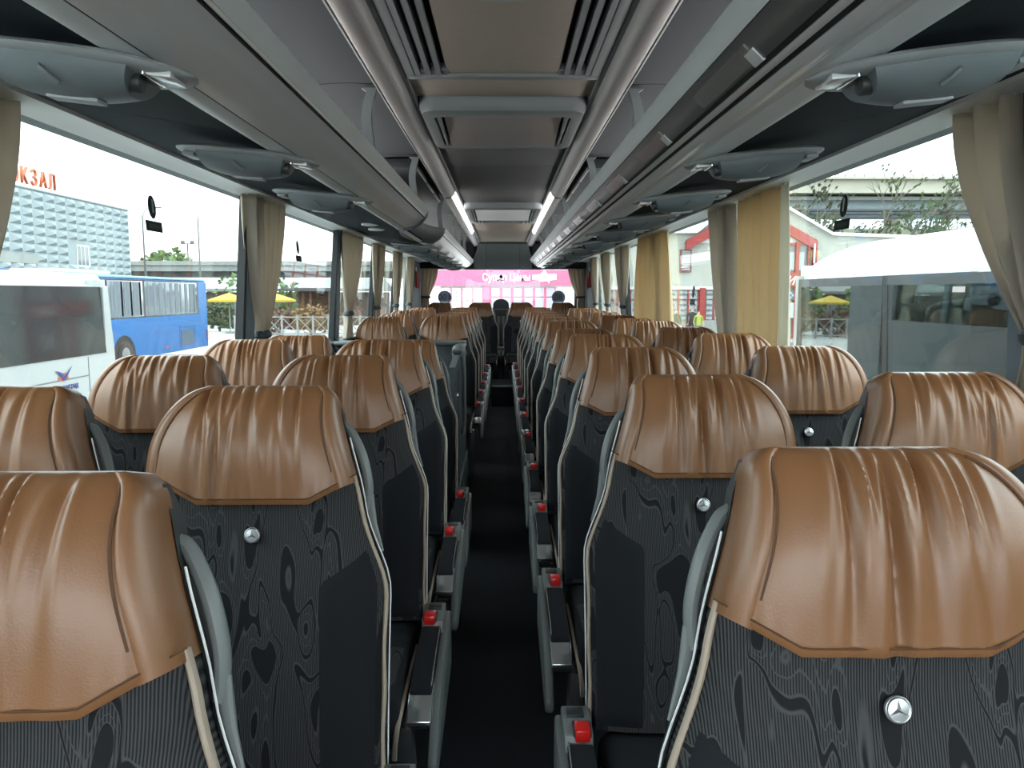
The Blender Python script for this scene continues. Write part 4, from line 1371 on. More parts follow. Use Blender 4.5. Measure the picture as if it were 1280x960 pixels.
for a, b in zip(yy_[:-1], yy_[1:]):
    w_ = box('window', XB, XB + .014, a + .06, b - .06, Z(-.76), Z(.42), M_cglass, None, .006); child_world(w_, t)
    for k in range(10):
        y = a + .25 + (b - a - .6) * k / 9
        c_ = box('window_curtain', XB + .014, XB + .022, y, y + .12 + .10 * (k % 3), Z(-.72), Z(.38), M_cdrape, None); c_.parent = w_
wy0 = by(158)
arch = [(wy0 + .72 * math.cos(PI * k / 14), GZ + .50 + .66 * math.sin(PI * k / 14)) for k in range(15)]
child_world(prism('wheel_arch', arch + [(wy0 - .72, GZ + .34), (wy0 + .72, GZ + .34)], XB - .05, XB + .012, M_tyre, None, axis='x'), t)
wheel(t, XB - .08, wy0, .50, 'x', .24)
y0_, y1_ = by(227), by(246)
M_dblue = mat('deep_blue', (.006, .04, .15), .5)
child_world(boxes('hatch_outline', [(XB, XB + .008, y0_, y1_, Z(-1.27), Z(-1.24)), (XB, XB + .008, y0_, y0_ + .04, GZ + .5, Z(-1.24)), (XB, XB + .008, y1_ - .04, y1_, GZ + .5, Z(-1.24))], M_dblue, None), t)
child_world(box('grille', XB, XB + .012, y0_ + .15, y1_ - .15, GZ + .55, Z(-1.38), mat('grille_blue', (.02, .05, .08), .6), None), t)
child_world(box('marker_lamp', XB, XB + .02, by(208), by(212), Z(-1.96), Z(-1.90), mat('lamp_red', (.3, .02, .02), .4), None), t)
child_world(box('tail_lamp', XB, XB + .02, ye_ - .12, ye_ - .01, Z(-1.9), Z(-1.45), mat('lamp_red', (.3, .02, .02), .4), None), t)
child_world(box('skirt_seam', XB, XB + .006, by(180), by(222), Z(-1.42), Z(-1.40), M_dblue, None), t)

# ---- station building with pyramid facade panels
XS = -36.5
t = thing('station_building', 'grey station building faced with pyramid panels, orange letters on its roof', 'building', (XS - 8, 60, GZ))
child_world(box('wall', XS - 16, XS, 36, 76.6, GZ, Z(8.0), M_stone, None), t)
child_world(box('parapet', XS - 16.1, XS + .12, 35.9, 76.75, Z(8.0), Z(8.12), M_conc, None), t)
TW, TH = 1.53, .685
pm = bpy.data.meshes.new('facade_panel')
pm.from_pydata([(0, -TW / 2 + .04, -TH / 2 + .02), (0, TW / 2 - .04, -TH / 2 + .02), (0, TW / 2 - .04, TH / 2 - .02), (0, -TW / 2 + .04, TH / 2 - .02), (.32, .10, -.06)], [], [[0, 1, 4], [1, 2, 4], [2, 3, 4], [3, 0, 4]])
fix_normals(pm); pm.materials.append(M_stone)
wy, wzv = 68.0, Z(3.2)
for r in range(11):
    for c in range(17):
        y = 76.5 - TW * (c + .5); z = Z(7.95) - TH * (r + .5)
        if abs(y - wy) < 1.6 and abs(z - wzv) < 1.05: continue
        if y < 61.5 and abs(z - Z(2.65)) < .5: continue
        o = bpy.data.objects.new('facade_panel', pm); COL.objects.link(o)
        o.parent = t; o.location = Vector((XS, y, z)) - Vector(t.location)
wd = box('window', XS - .05, XS + .06, wy - 1.0, wy + 1.0, wzv - .9, wzv + .95, M_signw, None); child_world(wd, t)
for k in range(3):
    p_ = box('pane', XS + .03, XS + .07, wy - .88 + .6 * k, wy - .40 + .6 * k, wzv - .75, wzv + .85, M_pane, None); p_.parent = wd
sb = box('sign_board', XS, XS + .15, 50, 61.2, Z(2.3), Z(3.0), M_conc, None); child_world(sb, t)
for i, ch in enumerate('ВОКЗАЛ'):
    y = 63.9 - (5 - i) * 1.22
    o = text('sign_letter', ch, 1.75, (XS + .1, y, Z(8.85)), R_FACE_POSX, M_orange, None, .10, sx=.80); child_world(o, t)

# ---- overpass behind, stairwell side
t = thing('road_overpass', 'long grey concrete overpass behind the blue coach', 'bridge', (-24, 92, GZ))
child_world(box('deck', -75, -8, 88, 98, wz(340, 90), wz(332, 90), M_conc, None), t)
child_world(box('parapet', -75, -8, 87.8, 88.2, wz(333, 90), wz(328, 90), M_conc, None), t)
child_world(box('girder', -75, -8, 89, 97, wz(347, 90), wz(340, 90), mat('girder_grey', (0.081, 0.084, 0.081), .9), None), t)
for x in (-60, -47, -34, -21, -10):
    child_world(box('pier', x - .7, x + .7, 91, 95, GZ, wz(346, 90), M_conc, None), t)
t = thing('market_building', 'long low building with pale roof and brown wall beyond the fence', 'building', (-20, 64, GZ))
child_world(box('wall', wx(170, 62), wx(470, 62), 62, 70, GZ, wz(365, 62), mat('market_wall', (0.099, 0.074, 0.062), .9), None), t)
child_world(prism('roof', [(61.2, wz(364, 62)), (61.2, wz(361, 62)), (66, wz(346, 62)), (70.6, wz(361, 62)), (70.6, wz(364, 62))], wx(166, 62), wx(474, 62), mat('market_roof', (0.186, 0.192, 0.186), .8), None, axis='x', smooth=False), t)
for k in range(9):
    x = wx(270 + 20 * k, 62)
    child_world(box('shop_window', x, x + .9, 61.95, 62.05, wz(393, 62), wz(372, 62), M_pane, None), t)

# ---- fence of crossed bars
t = thing('street_fence', 'pale metal fence with crossed bars in front of the parasols', 'fence', (wx(360, 45), 45, GZ))
n = 9; xa, xb = wx(296, 45), wx(470, 45)
for k in range(n + 1):
    x = xa + (xb - xa) * k / n
    child_world(box('post', x - .05, x + .05, 44.95, 45.05, GZ, wz(394, 45), M_fence, None), t)
    if k < n:
        x2 = xa + (xb - xa) * (k + 1) / n
        for z in (wz(396, 45), wz(416, 45)):
            child_world(tube('rail', [(x, 45, z), (x2, 45, z)], .03, M_fence, None, 6), t)
        child_world(tube('cross_bar', [(x, 45, wz(396, 45)), (x2, 45, wz(416, 45))], .022, M_fence, None, 6), t)
        child_world(tube('cross_bar', [(x, 45, wz(416, 45)), (x2, 45, wz(396, 45))], .022, M_fence, None, 6), t)

# ---- parasols and kiosk
for u, nm in ((346, 'nearer the wooden kiosk'), (290, 'beside the leafy shrubs')):
    x = wx(u, 49)
    t = thing('parasol', 'yellow parasol on a thin pole ' + nm, 'parasol', (x, 49, GZ))
    vs_ = [(0, 0, wz(366, 49) - GZ)]; n = 8
    for k in range(n):
        a = 2 * PI * k / n
        vs_.append((1.35 * math.cos(a), 1.35 * math.sin(a), wz(374.5, 49) - GZ))
    for k in range(n):
        a = 2 * PI * k / n
        vs_.append((1.35 * math.cos(a), 1.35 * math.sin(a), wz(377, 49) - GZ))
    fs = [[0, 1 + k, 1 + (k + 1) % n] for k in range(n)] + [[1 + k, 1 + n + k, 1 + n + (k + 1) % n, 1 + (k + 1) % n] for k in range(n)]
    mk('canopy', vs_, fs, M_yel, t, smooth=False)
    tube('pole', [(0, 0, 0), (0, 0, wz(367, 49) - GZ)], .04, M_fence, t, 8)
    cyl('base', (0, 0, .06), .3, .12, M_conc, t)
t = thing('wooden_kiosk', 'brown wooden kiosk with open front behind the fence', 'kiosk', (wx(385, 54), 55, GZ))
x0, x1 = wx(364, 54), wx(414, 54)
child_world(box('back_wall', x0, x1, 56.5, 56.6, GZ, wz(364, 54), M_wood, None), t)
for x in (x0, x0 + .9, (x0 + x1) / 2, x1 - .1):
    child_world(box('post', x, x + .14, 54, 54.14, GZ, wz(364, 54), M_wood, None), t)
child_world(box('roof', x0 - .4, x1 + .4, 53.6, 57, wz(364, 54), wz(360, 54), mat('kiosk_roof', (0.062, 0.062, 0.062), .8), None), t)
child_world(box('counter', x0, x1, 54, 54.6, GZ, GZ + 1.0, M_wood, None), t)

# ---- trees and shrubs
def tree(x, y, h, rx, rz, label, m, seed, n=260, leaf=.35, name='tree', cat='tree', base=.35, group=None):
    rnd = random.Random(seed)
    t = thing(name, label, cat, (x, y, GZ), group)
    tube('trunk', [(0, 0, 0), (.05, 0, h * base), (.0, .05, h * .7)], .14, M_bark, t, 7, 1.0, [.04 * h ** .5 + .03, .03 * h ** .5 + .02, .02])
    vs_ = []; fs = []
    for i in range(n):
        a = rnd.uniform(0, 2 * PI); q = rnd.uniform(-1, 1); r = rnd.uniform(.45, 1) ** .5
        k = math.sqrt(1 - q * q)
        lump = 1 + .18 * math.sin(3 * a + seed) + .12 * math.sin(5 * q + seed)
        c = Vector((rx * r * k * math.cos(a) * lump, rx * r * k * math.sin(a) * lump, h - rz + rz * r * q * lump))
        u = Vector((rnd.gauss(0, 1), rnd.gauss(0, 1), rnd.gauss(0, 1))).normalized(); v = u.orthogonal().normalized()
        s = leaf * rnd.uniform(.6, 1.3)
        b = len(vs_)
        vs_ += [tuple(c + u * s), tuple(c + v * s * .6), tuple(c - u * s), tuple(c - v * s * .6)]
        fs.append([b, b + 1, b + 2, b + 3])
    o = mk('crown', vs_, fs, m, t, smooth=False); o['kind'] = 'stuff'
    return t
tree(wx(215, 110), 110, wz(313, 110) - GZ, 3.2, 2.2, 'round pale green tree rising above the overpass', M_leaf, 1, 420, .5)
tree(wx(325, 105), 105, wz(318, 105) - GZ, 2.2, 3.0, 'slender sparse tree behind the overpass near the tall pole', M_leaf, 2, 200, .4)
tree(wx(294, 56), 56, wz(345, 52) - GZ, 1.5, 2.3, 'loose green tree beside the yellow parasol', M_leaf, 3, 300, .22)
tree(wx(266, 50), 51.5, wz(376, 50) - GZ, 1.2, .9, 'dark green shrub under the yellow parasol', M_leafd, 4, 300, .18, 'shrub', 'shrub', .2)
tree(wx(355, 50), 47.2, wz(383, 48) - GZ, 1.3, .8, 'russet shrub behind the crossed fence', M_leafr, 5, 340, .16, 'shrub', 'shrub', .2)
tree(wx(395, 48), 47.0, wz(379, 48) - GZ, 1.2, .9, 'orange brown shrub in front of the wooden kiosk', mat('amber_leaf', (0.136, 0.081, 0.031), .8), 6, 320, .16, 'shrub', 'shrub', .2)
tree(wx(355, 58), 58, wz(344, 58) - GZ, 1.4, 2.2, 'green tree behind the curtain next to the kiosk', M_leaf, 7, 300, .24)

# ---- poles
def lamp_post(x, y, h, label, arm=1.2, name='lamp_post'):
    t = thing(name, label, 'lamp post', (x, y, GZ))
    tube('pole', [(0, 0, 0), (0, 0, h)], .10, M_pole, t, 8, 1.0, [.13, .07])
    if arm:
        tube('arm', [tuple(p) for p in spline([(0, 0, h - .1), (arm * .3, 0, h + .6), (arm, 0, h + .8)], 6)], .05, M_pole, t, 6)
        box('lamp_head', arm - .1, arm + .6, -.15, .15, h + .72, h + .86, M_pole, t, .03)
    return t
lamp_post(wx(168, 74), 77.5, wz(272, 77) - GZ, 'street lamp with curved arm beside the station building corner', 1.3)
lamp_post(wx(256, 85), 85, wz(273, 85) - GZ, 'plain tall utility pole with short cross arm near the overpass', 0, 'utility_pole')
t = thing('floodlight_mast', 'thin mast with twin floodlights behind the overpass', 'mast', (wx(242, 100), 100, GZ))
hh = wz(306, 100) - GZ
tube('pole', [(0, 0, 0), (0, 0, hh)], .1, M_pole, t, 6)
tube('cross_arm', [(-.6, 0, hh), (.6, 0, hh)], .06, M_pole, t, 6)
for dx in (-.6, .6):
    box('floodlight', dx - .25, dx + .25, -.1, .1, hh - .1, hh + .35, M_pole, t)

# ---- minibus beside the coach, away from stairwell
t = thing('white_minibus', 'white minibus with rounded roof and teal windows parked close alongside', 'bus', (4.3, 2.8, GZ))
roof = [(3.20, Z(-.75)), (3.20, Z(-.2)), (3.215, Z(.15)), (3.235, Z(.24)), (3.30, Z(.35)), (3.45, Z(.45)), (3.7, Z(.52)), (4.2, Z(.56)), (4.75, Z(.53)), (5.05, Z(.44)), (5.2, Z(.28)), (5.25, Z(-.75))]
yf, ye = -4.0, 8.45
lower = [(3.20, Z(-.76)), (5.25, Z(-.76)), (5.25, GZ + .3), (3.24, GZ + .3), (3.2, GZ + .6)]
child_world(prism('lower_body', lower, yf, ye + .1, M_white, None), t)
# roof as a lofted shell rounded down at the rear end
rp = [tuple(p)[:2] for p in spline(roof[2:11], 4)]
vs_ = []; rows = []
for yy, k in [(yf, 1)] + [(ye - .9 + .9 * math.sin(PI / 2 * i / 8), .45 + .55 * math.cos(PI / 2 * i / 8)) for i in range(9)]:
    base = Z(.15)
    rows.append([(x + (4.2 - x) * (1 - k) * .12, yy, base + (z - base) * k) for x, z in rp])
for r in rows: vs_ += r
child_world(mk('roof', vs_, grid_faces(len(rows), len(rp)) , M_white), t)
# end wall and far side
child_world(box('end_wall', 3.26, 5.2, ye - .05, ye + .02, Z(-.78), Z(.30), M_white, None, .02), t)
child_world(prism('corner_post', [(3.20, ye - .10), (3.20, ye - .02), (3.26, ye + .04), (3.30, ye - .06)], Z(-.78), Z(.19), M_white, None, axis='z'), t)
child_world(box('far_side', 5.19, 5.24, yf, ye, Z(-.3), Z(.16), M_white, None), t)
child_world(box('interior_floor', 3.26, 5.2, yf, ye, Z(-.80), Z(-.77), M_tyre, None), t)
child_world(box('interior_lining', 5.14, 5.18, yf, ye, Z(-.76), Z(.14), mat('minibus_lining', (0.037, 0.050, 0.050), .8), None), t)
wl = [(-3.6, .3), (.36, 3.3), (3.36, 6.42), (6.5, 8.30)]
for a, b in wl:
    w_ = prism('window', [(3.203, Z(-.75)), (3.207, Z(.14)), (3.213, Z(.14)), (3.209, Z(-.75))], a, b, M_teal, None, smooth=False); child_world(w_, t)
    child_world(prism('window_shade', [(3.200, Z(.07)), (3.203, Z(.145)), (3.2065, Z(.145)), (3.2035, Z(.07))], a, b, mat('shade_grey', (0.031, 0.037, 0.040), .5), None, smooth=False), t)
for y in (.33, 3.33, 6.46, 8.32):
    lean = -.10 if y > 1 else 0
    o = mk('window_post', [(3.198, y - .03 + lean, Z(-.76)), (3.198, y + .05 + lean, Z(-.76)), (3.205, y + .05, Z(.15)), (3.205, y - .03, Z(.15)), (3.25, y - .03 + lean, Z(-.76)), (3.25, y + .05 + lean, Z(-.76)), (3.25, y + .05, Z(.15)), (3.25, y - .03, Z(.15))],
           [[0, 1, 2, 3], [4, 7, 6, 5], [0, 4, 5, 1], [1, 5, 6, 2], [2, 6, 7, 3], [3, 7, 4, 0]], M_gasket, None, smooth=False); child_world(o, t)
child_world(prism('window_sticker', [(3.197, Z(.01)), (3.198, Z(.05)), (3.199, Z(.05)), (3.198, Z(.01))], 5.32, 5.47, mat('sticker_white', (0.372, 0.310, 0.310), .5), None, smooth=False), t)
for i, (y, x) in enumerate(((5.15, 3.72), (4.45, 3.72), (3.75, 3.72), (5.15, 4.6), (4.45, 4.6))):
    bm = bmesh.new(); box_bm(bm, x - .23, x + .23, y - .07, y + .07, Z(-.77), Z(-.02))
    bmesh.ops.bevel(bm, geom=bm.edges[:], offset=.065, segments=3, profile=.5, affect='EDGES')
    for v in bm.verts: v.co.y += (v.co.z - Z(-.77)) * .22
    sb_ = obj('passenger_seat', bm_mesh(bm, 'passenger_seat'), M_bseat); child_world(sb_, t)
    hr = box('seat_handle', x - .16, x + .16, y + .10, y + .16, Z(-.06), Z(.02), M_bseat, None, .03); hr.parent = sb_
for y in (-1.8, 5.8):
    wheel(t, 3.36, y, .42, 'x', .24)

# small grey car beyond the minibus
t = thing('parked_car', 'grey car partly hidden behind the white minibus', 'car', (wx(962, 17) , 17, GZ))
cp = spline([(-1.9, .45), (-1.85, .75), (-1.2, .92), (-.75, 1.0), (-.2, 1.42), (.5, 1.48), (1.2, 1.38), (1.75, 1.0), (1.95, .9), (2.0, .45)], 4)
prism('body', [tuple(p)[:2] for p in cp] + [(2.0, .28), (-1.9, .28)], -.85, .85, mat('car_grey', (0.074, 0.087, 0.093), .25, coat=.6), t)
prism('window', [(-.62, 1.03), (-.18, 1.36), (.5, 1.42), (1.15, 1.33), (1.55, 1.03)], -.86, .86, M_dglass, t)
for x in (-1.2, 1.25):
    for y in (-.75, .75):
        o = obj('wheel', cyl_me('wheel', (x, y, .32), .32, .22, 'y', 20, .02), M_tyre, t)

# ---- cream shop building with red gable
YB = 42.0
t = thing('cream_shop', 'cream building with red gabled entrance and poster covered shop windows', 'building', (16, YB + 3, GZ))
gp = [(wx(760, YB), GZ), (wx(760, YB), wz(291, YB)), (wx(868, YB), wz(291, YB)), (wx(935, YB), wz(238, YB)), (wx(1033, YB), wz(294, YB)), (wx(1240, YB), wz(301, YB)), (wx(1240, YB), GZ)]
child_world(prism('wall', gp, YB, YB + 7, M_plast, None, smooth=False), t)
def band(u0, v0, u1, v1, h, y0, y1, m, name):
    z0, z1 = wz(v0, YB), wz(v1, YB); x0, x1 = wx(u0, YB), wx(u1, YB)
    return child_world(prism(name, [(x0, z0), (x1, z1), (x1, z1 - h), (x0, z0 - h)], y0, y1, m, None, smooth=False), t)
band(868, 289, 935, 236, .16, YB - .25, YB + 7, M_signw, 'eave_trim')
band(935, 236, 1035, 292, .16, YB - .25, YB + 7, M_signw, 'eave_trim')
band(1035, 292, 1240, 299, .16, YB - .25, YB + 7, M_signw, 'eave_trim')
band(760, 290, 868, 290, .14, YB - .25, YB + 7, M_signw, 'eave_trim')
for u in (1055, 1100, 1128, 1160, 1200):
    child_world(box('wall_joint', wx(u, YB), wx(u, YB) + .04, YB - .01, YB, GZ, wz(302, YB), M_conc, None), t)
band(935, 258, 1016, 302, .55, YB - .3, YB + .1, M_redp, 'gable_board')
band(854, 302, 935, 258, .55, YB - .3, YB + .1, M_redp, 'gable_board')
child_world(prism('gable_panel', [(wx(862, YB), wz(305, YB)), (wx(935, YB), wz(266, YB)), (wx(1010, YB), wz(305, YB))], YB - .06, YB, M_signw, None, smooth=False), t)
for a, b in ((1012, 1016), (1005, 1007), (990, 994), (974, 978), (955, 960)):
    child_world(box('entrance_post', wx(a, YB), wx(b, YB), YB - .28, YB, GZ, wz(304, YB), M_redp, None), t)
child_world(box('entrance_rail', wx(940, YB), wx(1010, YB), YB - .2, YB, wz(308, YB), wz(305, YB), M_redp, None), t)
child_world(box('entrance_glazing', wx(940, YB), wx(1010, YB), YB - .1, YB - .02, wz(340, YB), wz(305, YB), M_pane, None), t)
for a, b in ((979, 989), (994.5, 1001)):
    child_world(box('entrance_pane', wx(a, YB), wx(b, YB), YB - .16, YB - .1, wz(338, YB), wz(316, YB), M_paper, None), t)
child_world(box('sign_board', wx(930, YB), wx(1003, YB), YB - .34, YB - .1, wz(358, YB), wz(341, YB), M_redp, None), t)
o = text('sign_lettering', 'зис', .85, (wx(984, YB), YB - .36, wz(350, YB)), R_FACE_NEGY, M_signw, None, .01, shear=.35); child_world(o, t)
child_world(box('drain_pipe', wx(1011, YB), wx(1012.5, YB), YB - .4, YB - .3, wz(330, YB), wz(306, YB), M_signw, None), t)
child_world(box('cross_sign', wx(979, YB), wx(989, YB), YB - .36, YB - .3, wz(375, YB), wz(363, YB), mat('sign_slate', (0.031, 0.043, 0.062), .5), None), t)
for (a, b, c, d) in ((982.6, 985.4, 365, 373), (980, 988, 367.6, 370.4)):
    child_world(box('cross', wx(a, YB), wx(b, YB), YB - .39, YB - .36, wz(d, YB), wz(c, YB), mat('cross_blue', (0.186, 0.260, 0.341), .5), None), t)
child_world(box('poster', wx(978, YB), wx(989, YB), YB - .36, YB - .3, wz(397, YB), wz(378, YB), M_paper, None), t)
# window in the upper wall
child_world(box('window_frame', wx(847.5, YB), wx(862, YB), YB - .08, YB, wz(341, YB), wz(313, YB), mat('window_red', (0.136, 0.043, 0.037), .7), None), t)
for k in range(9):
    z0 = wz(338 - 2.7 * k, YB)
    child_world(box('blind_slat', wx(850, YB), wx(860, YB), YB - .1, YB - .06, z0, z0 + .085, M_paper, None), t)
# shop front: posts, transoms, posters
us = [770, 786, 802, 817, 831, 846, 858, 871]
child_world(box('fascia', wx(760, YB), wx(925, YB), YB - .22, YB - .02, wz(362, YB), wz(358, YB), M_signw, None), t)
child_world(box('shop_pillar', wx(872.5, YB), wx(879.5, YB), YB - .3, YB, GZ, wz(360, YB), M_redp, None), t)
for u in us + [890, 902, 914]:
    child_world(box('shop_post', wx(u, YB), wx(u, YB) + .09, YB - .12, YB - .02, GZ, wz(362, YB), M_redp, None), t)
cols = list(zip(us[:-1], us[1:])) + [(880, 890), (891, 902), (903, 914)]
for i, (a, b) in enumerate(cols):
    for j, (v0, v1) in enumerate(((363.5, 373.5), (375.5, 399))):
        pn = box('poster_pane', wx(a + 1.6, YB), wx(b - .6, YB), YB - .10, YB - .03, wz(v1, YB), wz(v0, YB), M_paper, None); child_world(pn, t)
        cx = (wx(a, YB) + wx(b, YB)) / 2 + .03
        for q in range(1 if j == 0 else 3):
            vv = (368 if j == 0 else 381 + 6.5 * q)
            p2 = box('print', cx - .14 - .04 * ((i + q) % 3), cx + .14 + .04 * ((i + q) % 2), YB - .115, YB - .10, wz(vv, YB) - .06, wz(vv, YB) + .06, M_print, None); p2.parent = pn
child_world(box('transom', wx(760, YB), wx(871, YB), YB - .14, YB - .02, wz(375.2, YB), wz(374, YB), M_redp, None), t)
child_world(box('step', wx(870, YB), wx(925, YB), YB - 1.2, YB - .02, GZ, wz(400, YB), M_conc, None), t)
# greenery over the flat roof
for k in range(4):
    tree(wx(795 + 25 * k, 52 + 4 * (k % 2)), 52 + 4 * (k % 2), wz(270 + 4 * (k % 2), 52) - GZ, 1.15, 1.8, 'green treetop above the flat roof of the cream shop, %s from the gable' % ORD[3 - k], M_leaf if k % 2 else M_leafd, 30 + k, 260, .3)

# ---- bare trees before the far viaduct
def bare_tree(x, y, h, label, seed):
    rnd = random.Random(seed)
    t = thing('bare_tree', label, 'tree', (x, y, GZ), 'bare trees before the viaduct')
    vs_ = []; fs = []
    def limb(p, d, L, r, depth):
        q = p + d * L
        a = d.orthogonal().normalized(); b = d.cross(a)
        i0 = len(vs_)
        for (c, rr) in ((p, r), (q, r * .6)):
            for k in range(4):
                an = PI / 2 * k
                vs_.append(tuple(c + a * math.cos(an) * rr + b * math.sin(an) * rr))
        for k in range(4):
            fs.append([i0 + k, i0 + (k + 1) % 4, i0 + 4 + (k + 1) % 4, i0 + 4 + k])
        if depth:
            for _ in range(3 if depth > 1 else 4):
                nd = (d + Vector((rnd.uniform(-.8, .8), rnd.uniform(-.6, .6), rnd.uniform(-.15, .55)))).normalized()
                limb(p + d * L * rnd.uniform(.55, 1), nd, L * rnd.uniform(.5, .75), r * .55, depth - 1)
    limb(Vector((0, 0, 0)), Vector((0, 0, 1)), h * .58, .16, 4)
    o = mk('branches', vs_, fs, M_bark, t, smooth=False)
    lv = []; lf = []
    for v in vs_[200::5]:
        b = len(lv); s = .11
        lv += [(v[0] - s, v[1], v[2]), (v[0], v[1] - s, v[2] + s), (v[0] + s, v[1], v[2] + .05), (v[0], v[1] + s, v[2] - s)]
        lf.append([b, b + 1, b + 2, b + 3])
    o = mk('young_leaves', lv, lf, M_leaf if seed % 2 else M_leafd, t, smooth=False); o['kind'] = 'stuff'
for k, (u, v) in enumerate(((1000, 250), (1030, 262), (1065, 268), (1102, 246), (1140, 262), (1175, 258), (1210, 262))):
    bare_tree(wx(u, 50.5 + 4.2 * (k % 3)), 50.5 + 4.2 * (k % 3), (wz(v, 54) - GZ) * .92, 'thin bare tree behind the cream shop roof, %s from the red gable' % ORD[k], 50 + k)
# grass bank behind the shop
t = thing('railway_bank', 'green brown grassy bank below the viaduct behind the shop', 'bank', (40, 66, GZ))
child_world(prism('slope', [(60.5, GZ), (66, wz(288, 66)), (78, wz(287, 78)), (78, GZ)], 15, 90, mat('bank_grass', (0.074, 0.081, 0.043), .95, var=.4, var_scale=.8), None, axis='x', smooth=False), t)
# viaduct
t = thing('viaduct', 'cream concrete viaduct with railings far behind the cream shop', 'bridge', (45, 90, GZ))
yv = 88.0
child_world(box('deck_beam', wx(985, yv), 120, yv, yv + 8, wz(244, yv), wz(228, yv), M_concl, None), t)
child_world(box('deck_edge', wx(982, yv), 120, yv - .5, yv + 8, wz(228, yv), wz(225.5, yv), M_concl, None), t)
child_world(box('lower_beam', wx(985, yv), 120, yv + 1, yv + 7, wz(251, yv), wz(247, yv), M_conc, None), t)
child_world(box('lower_deck', wx(985, yv), 120, yv + 2, yv + 9, wz(267, yv), wz(251, yv), mat('viaduct_blue', (0.186, 0.223, 0.236), .7), None), t)
for v in (266, 270, 274):
    child_world(tube('pipe', [(wx(985, yv), yv - 1, wz(v, yv)), (120, yv - 1, wz(v, yv))], .22, mat('pipe_dark', (0.043, 0.050, 0.056), .6), None, 6), t)
x = wx(986, yv)
while x < 75:
    child_world(box('rail_post', x, x + .12, yv - .4, yv - .3, wz(225.6, yv), wz(222.6, yv), M_conc, None), t)
    x += 1.1
child_world(box('hand_rail', wx(984, yv), 120, yv - .42, yv - .28, wz(222.9, yv), wz(222.2, yv), M_conc, None), t)
for x in (wx(1000, yv), 46, 62, 80, 100):
    child_world(box('pier', x, x + 1.6, yv + 2.5, yv + 6, GZ, wz(267, yv), M_concl, None), t)
t = thing('lattice_fence', 'tall pale lattice fence on the bank below the viaduct', 'fence', (52, 77.5, wz(287, 77.5)))
for k in range(14):
    x = wx(1130 + 10 * k, 77.5)
    child_world(box('post', x, x + .1, 77.4, 77.5, wz(287.03, 77.5), wz(275, 77.5), M_fence, None), t)
for v in (276, 281, 286):
    child_world(box('rail', wx(1130, 77.5), wx(1270, 77.5), 77.42, 77.48, wz(v, 77.5), wz(v, 77.5) + .1, M_fence, None), t)

# ---- pink shop seen through the rear window
YP = 46.0
t = thing('pink_shop', 'pink red shop front with white Cyrillic sign seen through the rear window', 'building', (0, YP + 3, GZ))
child_world(box('wall', -5.4, 5.4, YP, YP + 8, GZ, wz(336, YP), M_signw, None), t)
child_world(box('sign_band', -5.4, 5.4, YP - .3, YP + .02, wz(357, YP), wz(338, YP), M_pink, None), t)
o = text('sign_lettering', 'Супер Цены', .58, (wx(633, YP), YP - .33, wz(347.5, YP)), R_FACE_NEGY, M_signw, None, .03, sx=.80, bold=.014); child_world(o, t)
lg = [(0, .55), (.2, .25), (.75, .25), (.75, -.15), (.35, -.2), (.28, -.42), (.18, -.25), (-.25, -.3), (-.35, -.18), (-.75, -.15), (-.75, .2), (-.25, .25)]
o = prism('sign_emblem', [(wx(680, YP) + x * .95, wz(347.5, YP) + z * .8) for x, z in lg], YP - .36, YP - .3, M_signw, None, smooth=False); child_world(o, t)
child_world(box('red_pillar', wx(604.5, YP), wx(612.5, YP), YP - .2, YP, GZ, wz(357, YP), M_pink, None), t)
for k in range(6):
    u = 613 + 13.6 * k
    for v0, v1 in ((360, 370.5), (372, 388)):
        child_world(box('window_frame', wx(u, YP), wx(u + 13.2, YP), YP - .12, YP - .01, wz(v1 + .6, YP), wz(v0 - .6, YP), M_pink, None), t)
        child_world(box('shop_window', wx(u + 1.6, YP), wx(u + 11.8, YP), YP - .16, YP - .12, wz(v1, YP), wz(v0, YP), mat('pale_pane', (0.186, 0.198, 0.260), .3), None), t)
for k in range(4):
    u = 552 + 13.4 * k
    child_world(box('poster_frame', wx(u, YP), wx(u + 12, YP), YP - .10, YP - .01, wz(392, YP), wz(359, YP), M_pink, None), t)
    child_world(box('poster', wx(u + .8, YP), wx(u + 11.2, YP), YP - .14, YP - .10, wz(391, YP), wz(360, YP), M_signw, None), t)
    for q in range(3):
        child_world(box('print', wx(u + 4.6, YP), wx(u + 7, YP), YP - .15, YP - .14, wz(366 + 5 * q, YP), wz(364.6 + 5 * q, YP), M_print, None), t)

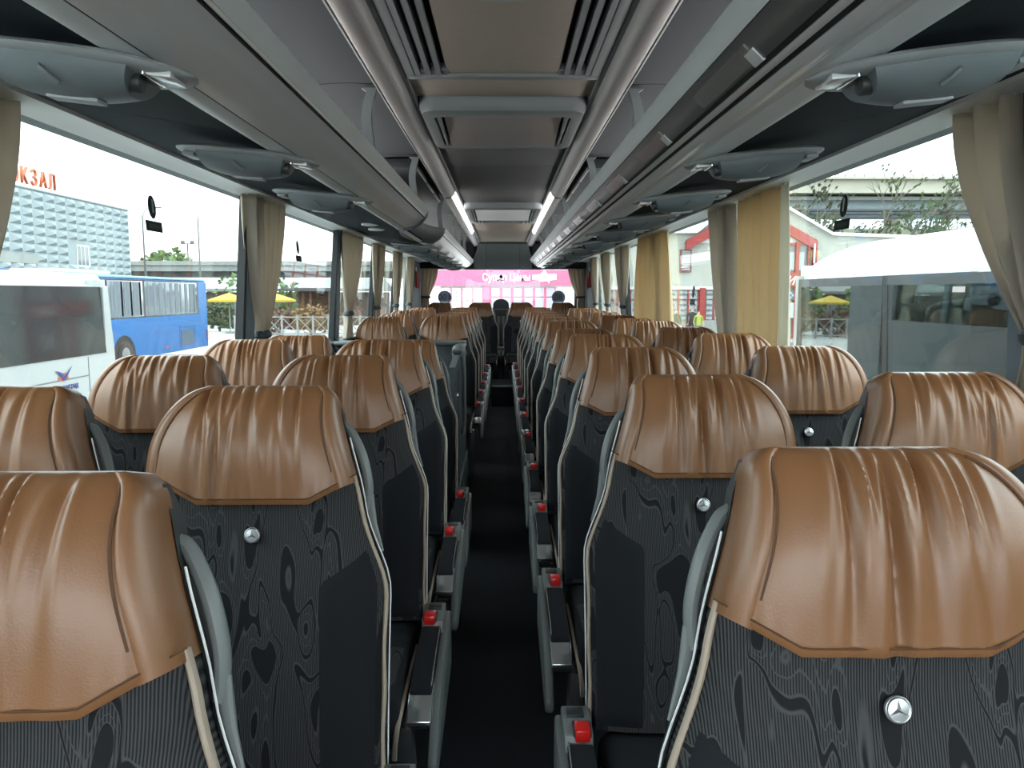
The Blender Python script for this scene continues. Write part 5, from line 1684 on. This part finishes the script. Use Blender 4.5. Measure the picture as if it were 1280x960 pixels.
# ---- people by the shop front
def person(x, y, h, label, top, legs, seed, lean=0.0):
    t = thing('person', label, 'person', (x, y, GZ))
    k = h / 1.72
    V = [(0, 0, .95), (0, 0, 1.2), (0, 0, 1.42), (0, -.01, 1.52), (0, -.01, 1.63), (.09, 0, .9), (.10, -.03, .5), (.11, 0, .09), (.11, -.14, .04), (-.09, 0, .9), (-.10, .05, .5), (-.11, .08, .09), (-.11, -.05, .04),
         (.19, 0, 1.40), (.25, .02, 1.14), (.23, -.10, .92), (-.19, 0, 1.40), (-.25, .02, 1.14), (-.23, -.06, .90), (0, -.01, 1.70), (.23, -.13, .84), (-.23, -.09, .82)]
    E = [(0, 1), (1, 2), (2, 3), (3, 4), (4, 19), (0, 5), (5, 6), (6, 7), (7, 8), (0, 9), (9, 10), (10, 11), (11, 12), (2, 13), (13, 14), (14, 15), (15, 20), (2, 16), (16, 17), (17, 18), (18, 21)]
    Rr = [.14, .135, .12, .055, .09, .09, .065, .05, .04, .09, .065, .05, .04, .065, .05, .04, .065, .05, .04, .06, .03, .03]
    me = bpy.data.meshes.new('body'); me.from_pydata([(a * k, b * k, c * k) for a, b, c in V], E, [])
    o = bpy.data.objects.new('body', me); COL.objects.link(o)
    md = o.modifiers.new('skin', 'SKIN'); 
    if not me.skin_vertices:
        bpy.context.view_layer.objects.active = o
    for i, r in enumerate(Rr):
        if me.skin_vertices:
            me.skin_vertices[0].data[i].radius = (r * k, r * k * .85)
    if me.skin_vertices:
        me.skin_vertices[0].data[0].use_root = True
    sd = o.modifiers.new('smooth', 'SUBSURF'); sd.levels = 1; sd.render_levels = 1
    dg = bpy.context.evaluated_depsgraph_get()
    m2 = bpy.data.meshes.new_from_object(o.evaluated_get(dg)); bpy.data.objects.remove(o, do_unlink=True)
    m2.materials.clear()
    for mm in (legs, top, mat('skin_tone', (.42, .26, .19), .6), mat('dark_hair', (0.019, 0.015, 0.012), .8), mat('shoe_dark', (0.012, 0.012, 0.012), .7)):
        m2.materials.append(mm)
    for p in m2.polygons:
        c = p.center / k
        p.material_index = 3 if c.z > 1.66 or (c.z > 1.55 and c.y > .03) else 2 if c.z > 1.49 or (abs(c.x) > .18 and c.z < .9) else 1 if c.z > .93 else 4 if c.z < .09 else 0
    obj('body', m2, None, t)
    return t
M_hiviz = mat('hi_vis_yellow', (0.26, 0.29, 0.05), .7); M_jean = mat('grey_trousers', (0.087, 0.093, 0.112), .8); M_dkc = mat('dark_clothes', (0.025, 0.028, 0.031), .8)
person(wx(873, 40), 40.0, 1.62, 'person in yellow hi-vis vest and grey trousers by the shop pillar', M_hiviz, M_jean, 1)
person(wx(865, 40.6), 40.6, 1.78, 'person in dark clothes standing near the red shop pillar', M_dkc, M_dkc, 2)
person(wx(845, 40.3), 40.3, 1.68, 'person in dark green jacket walking past the posters', mat('green_jacket', (0.031, 0.050, 0.031), .8), M_dkc, 3)
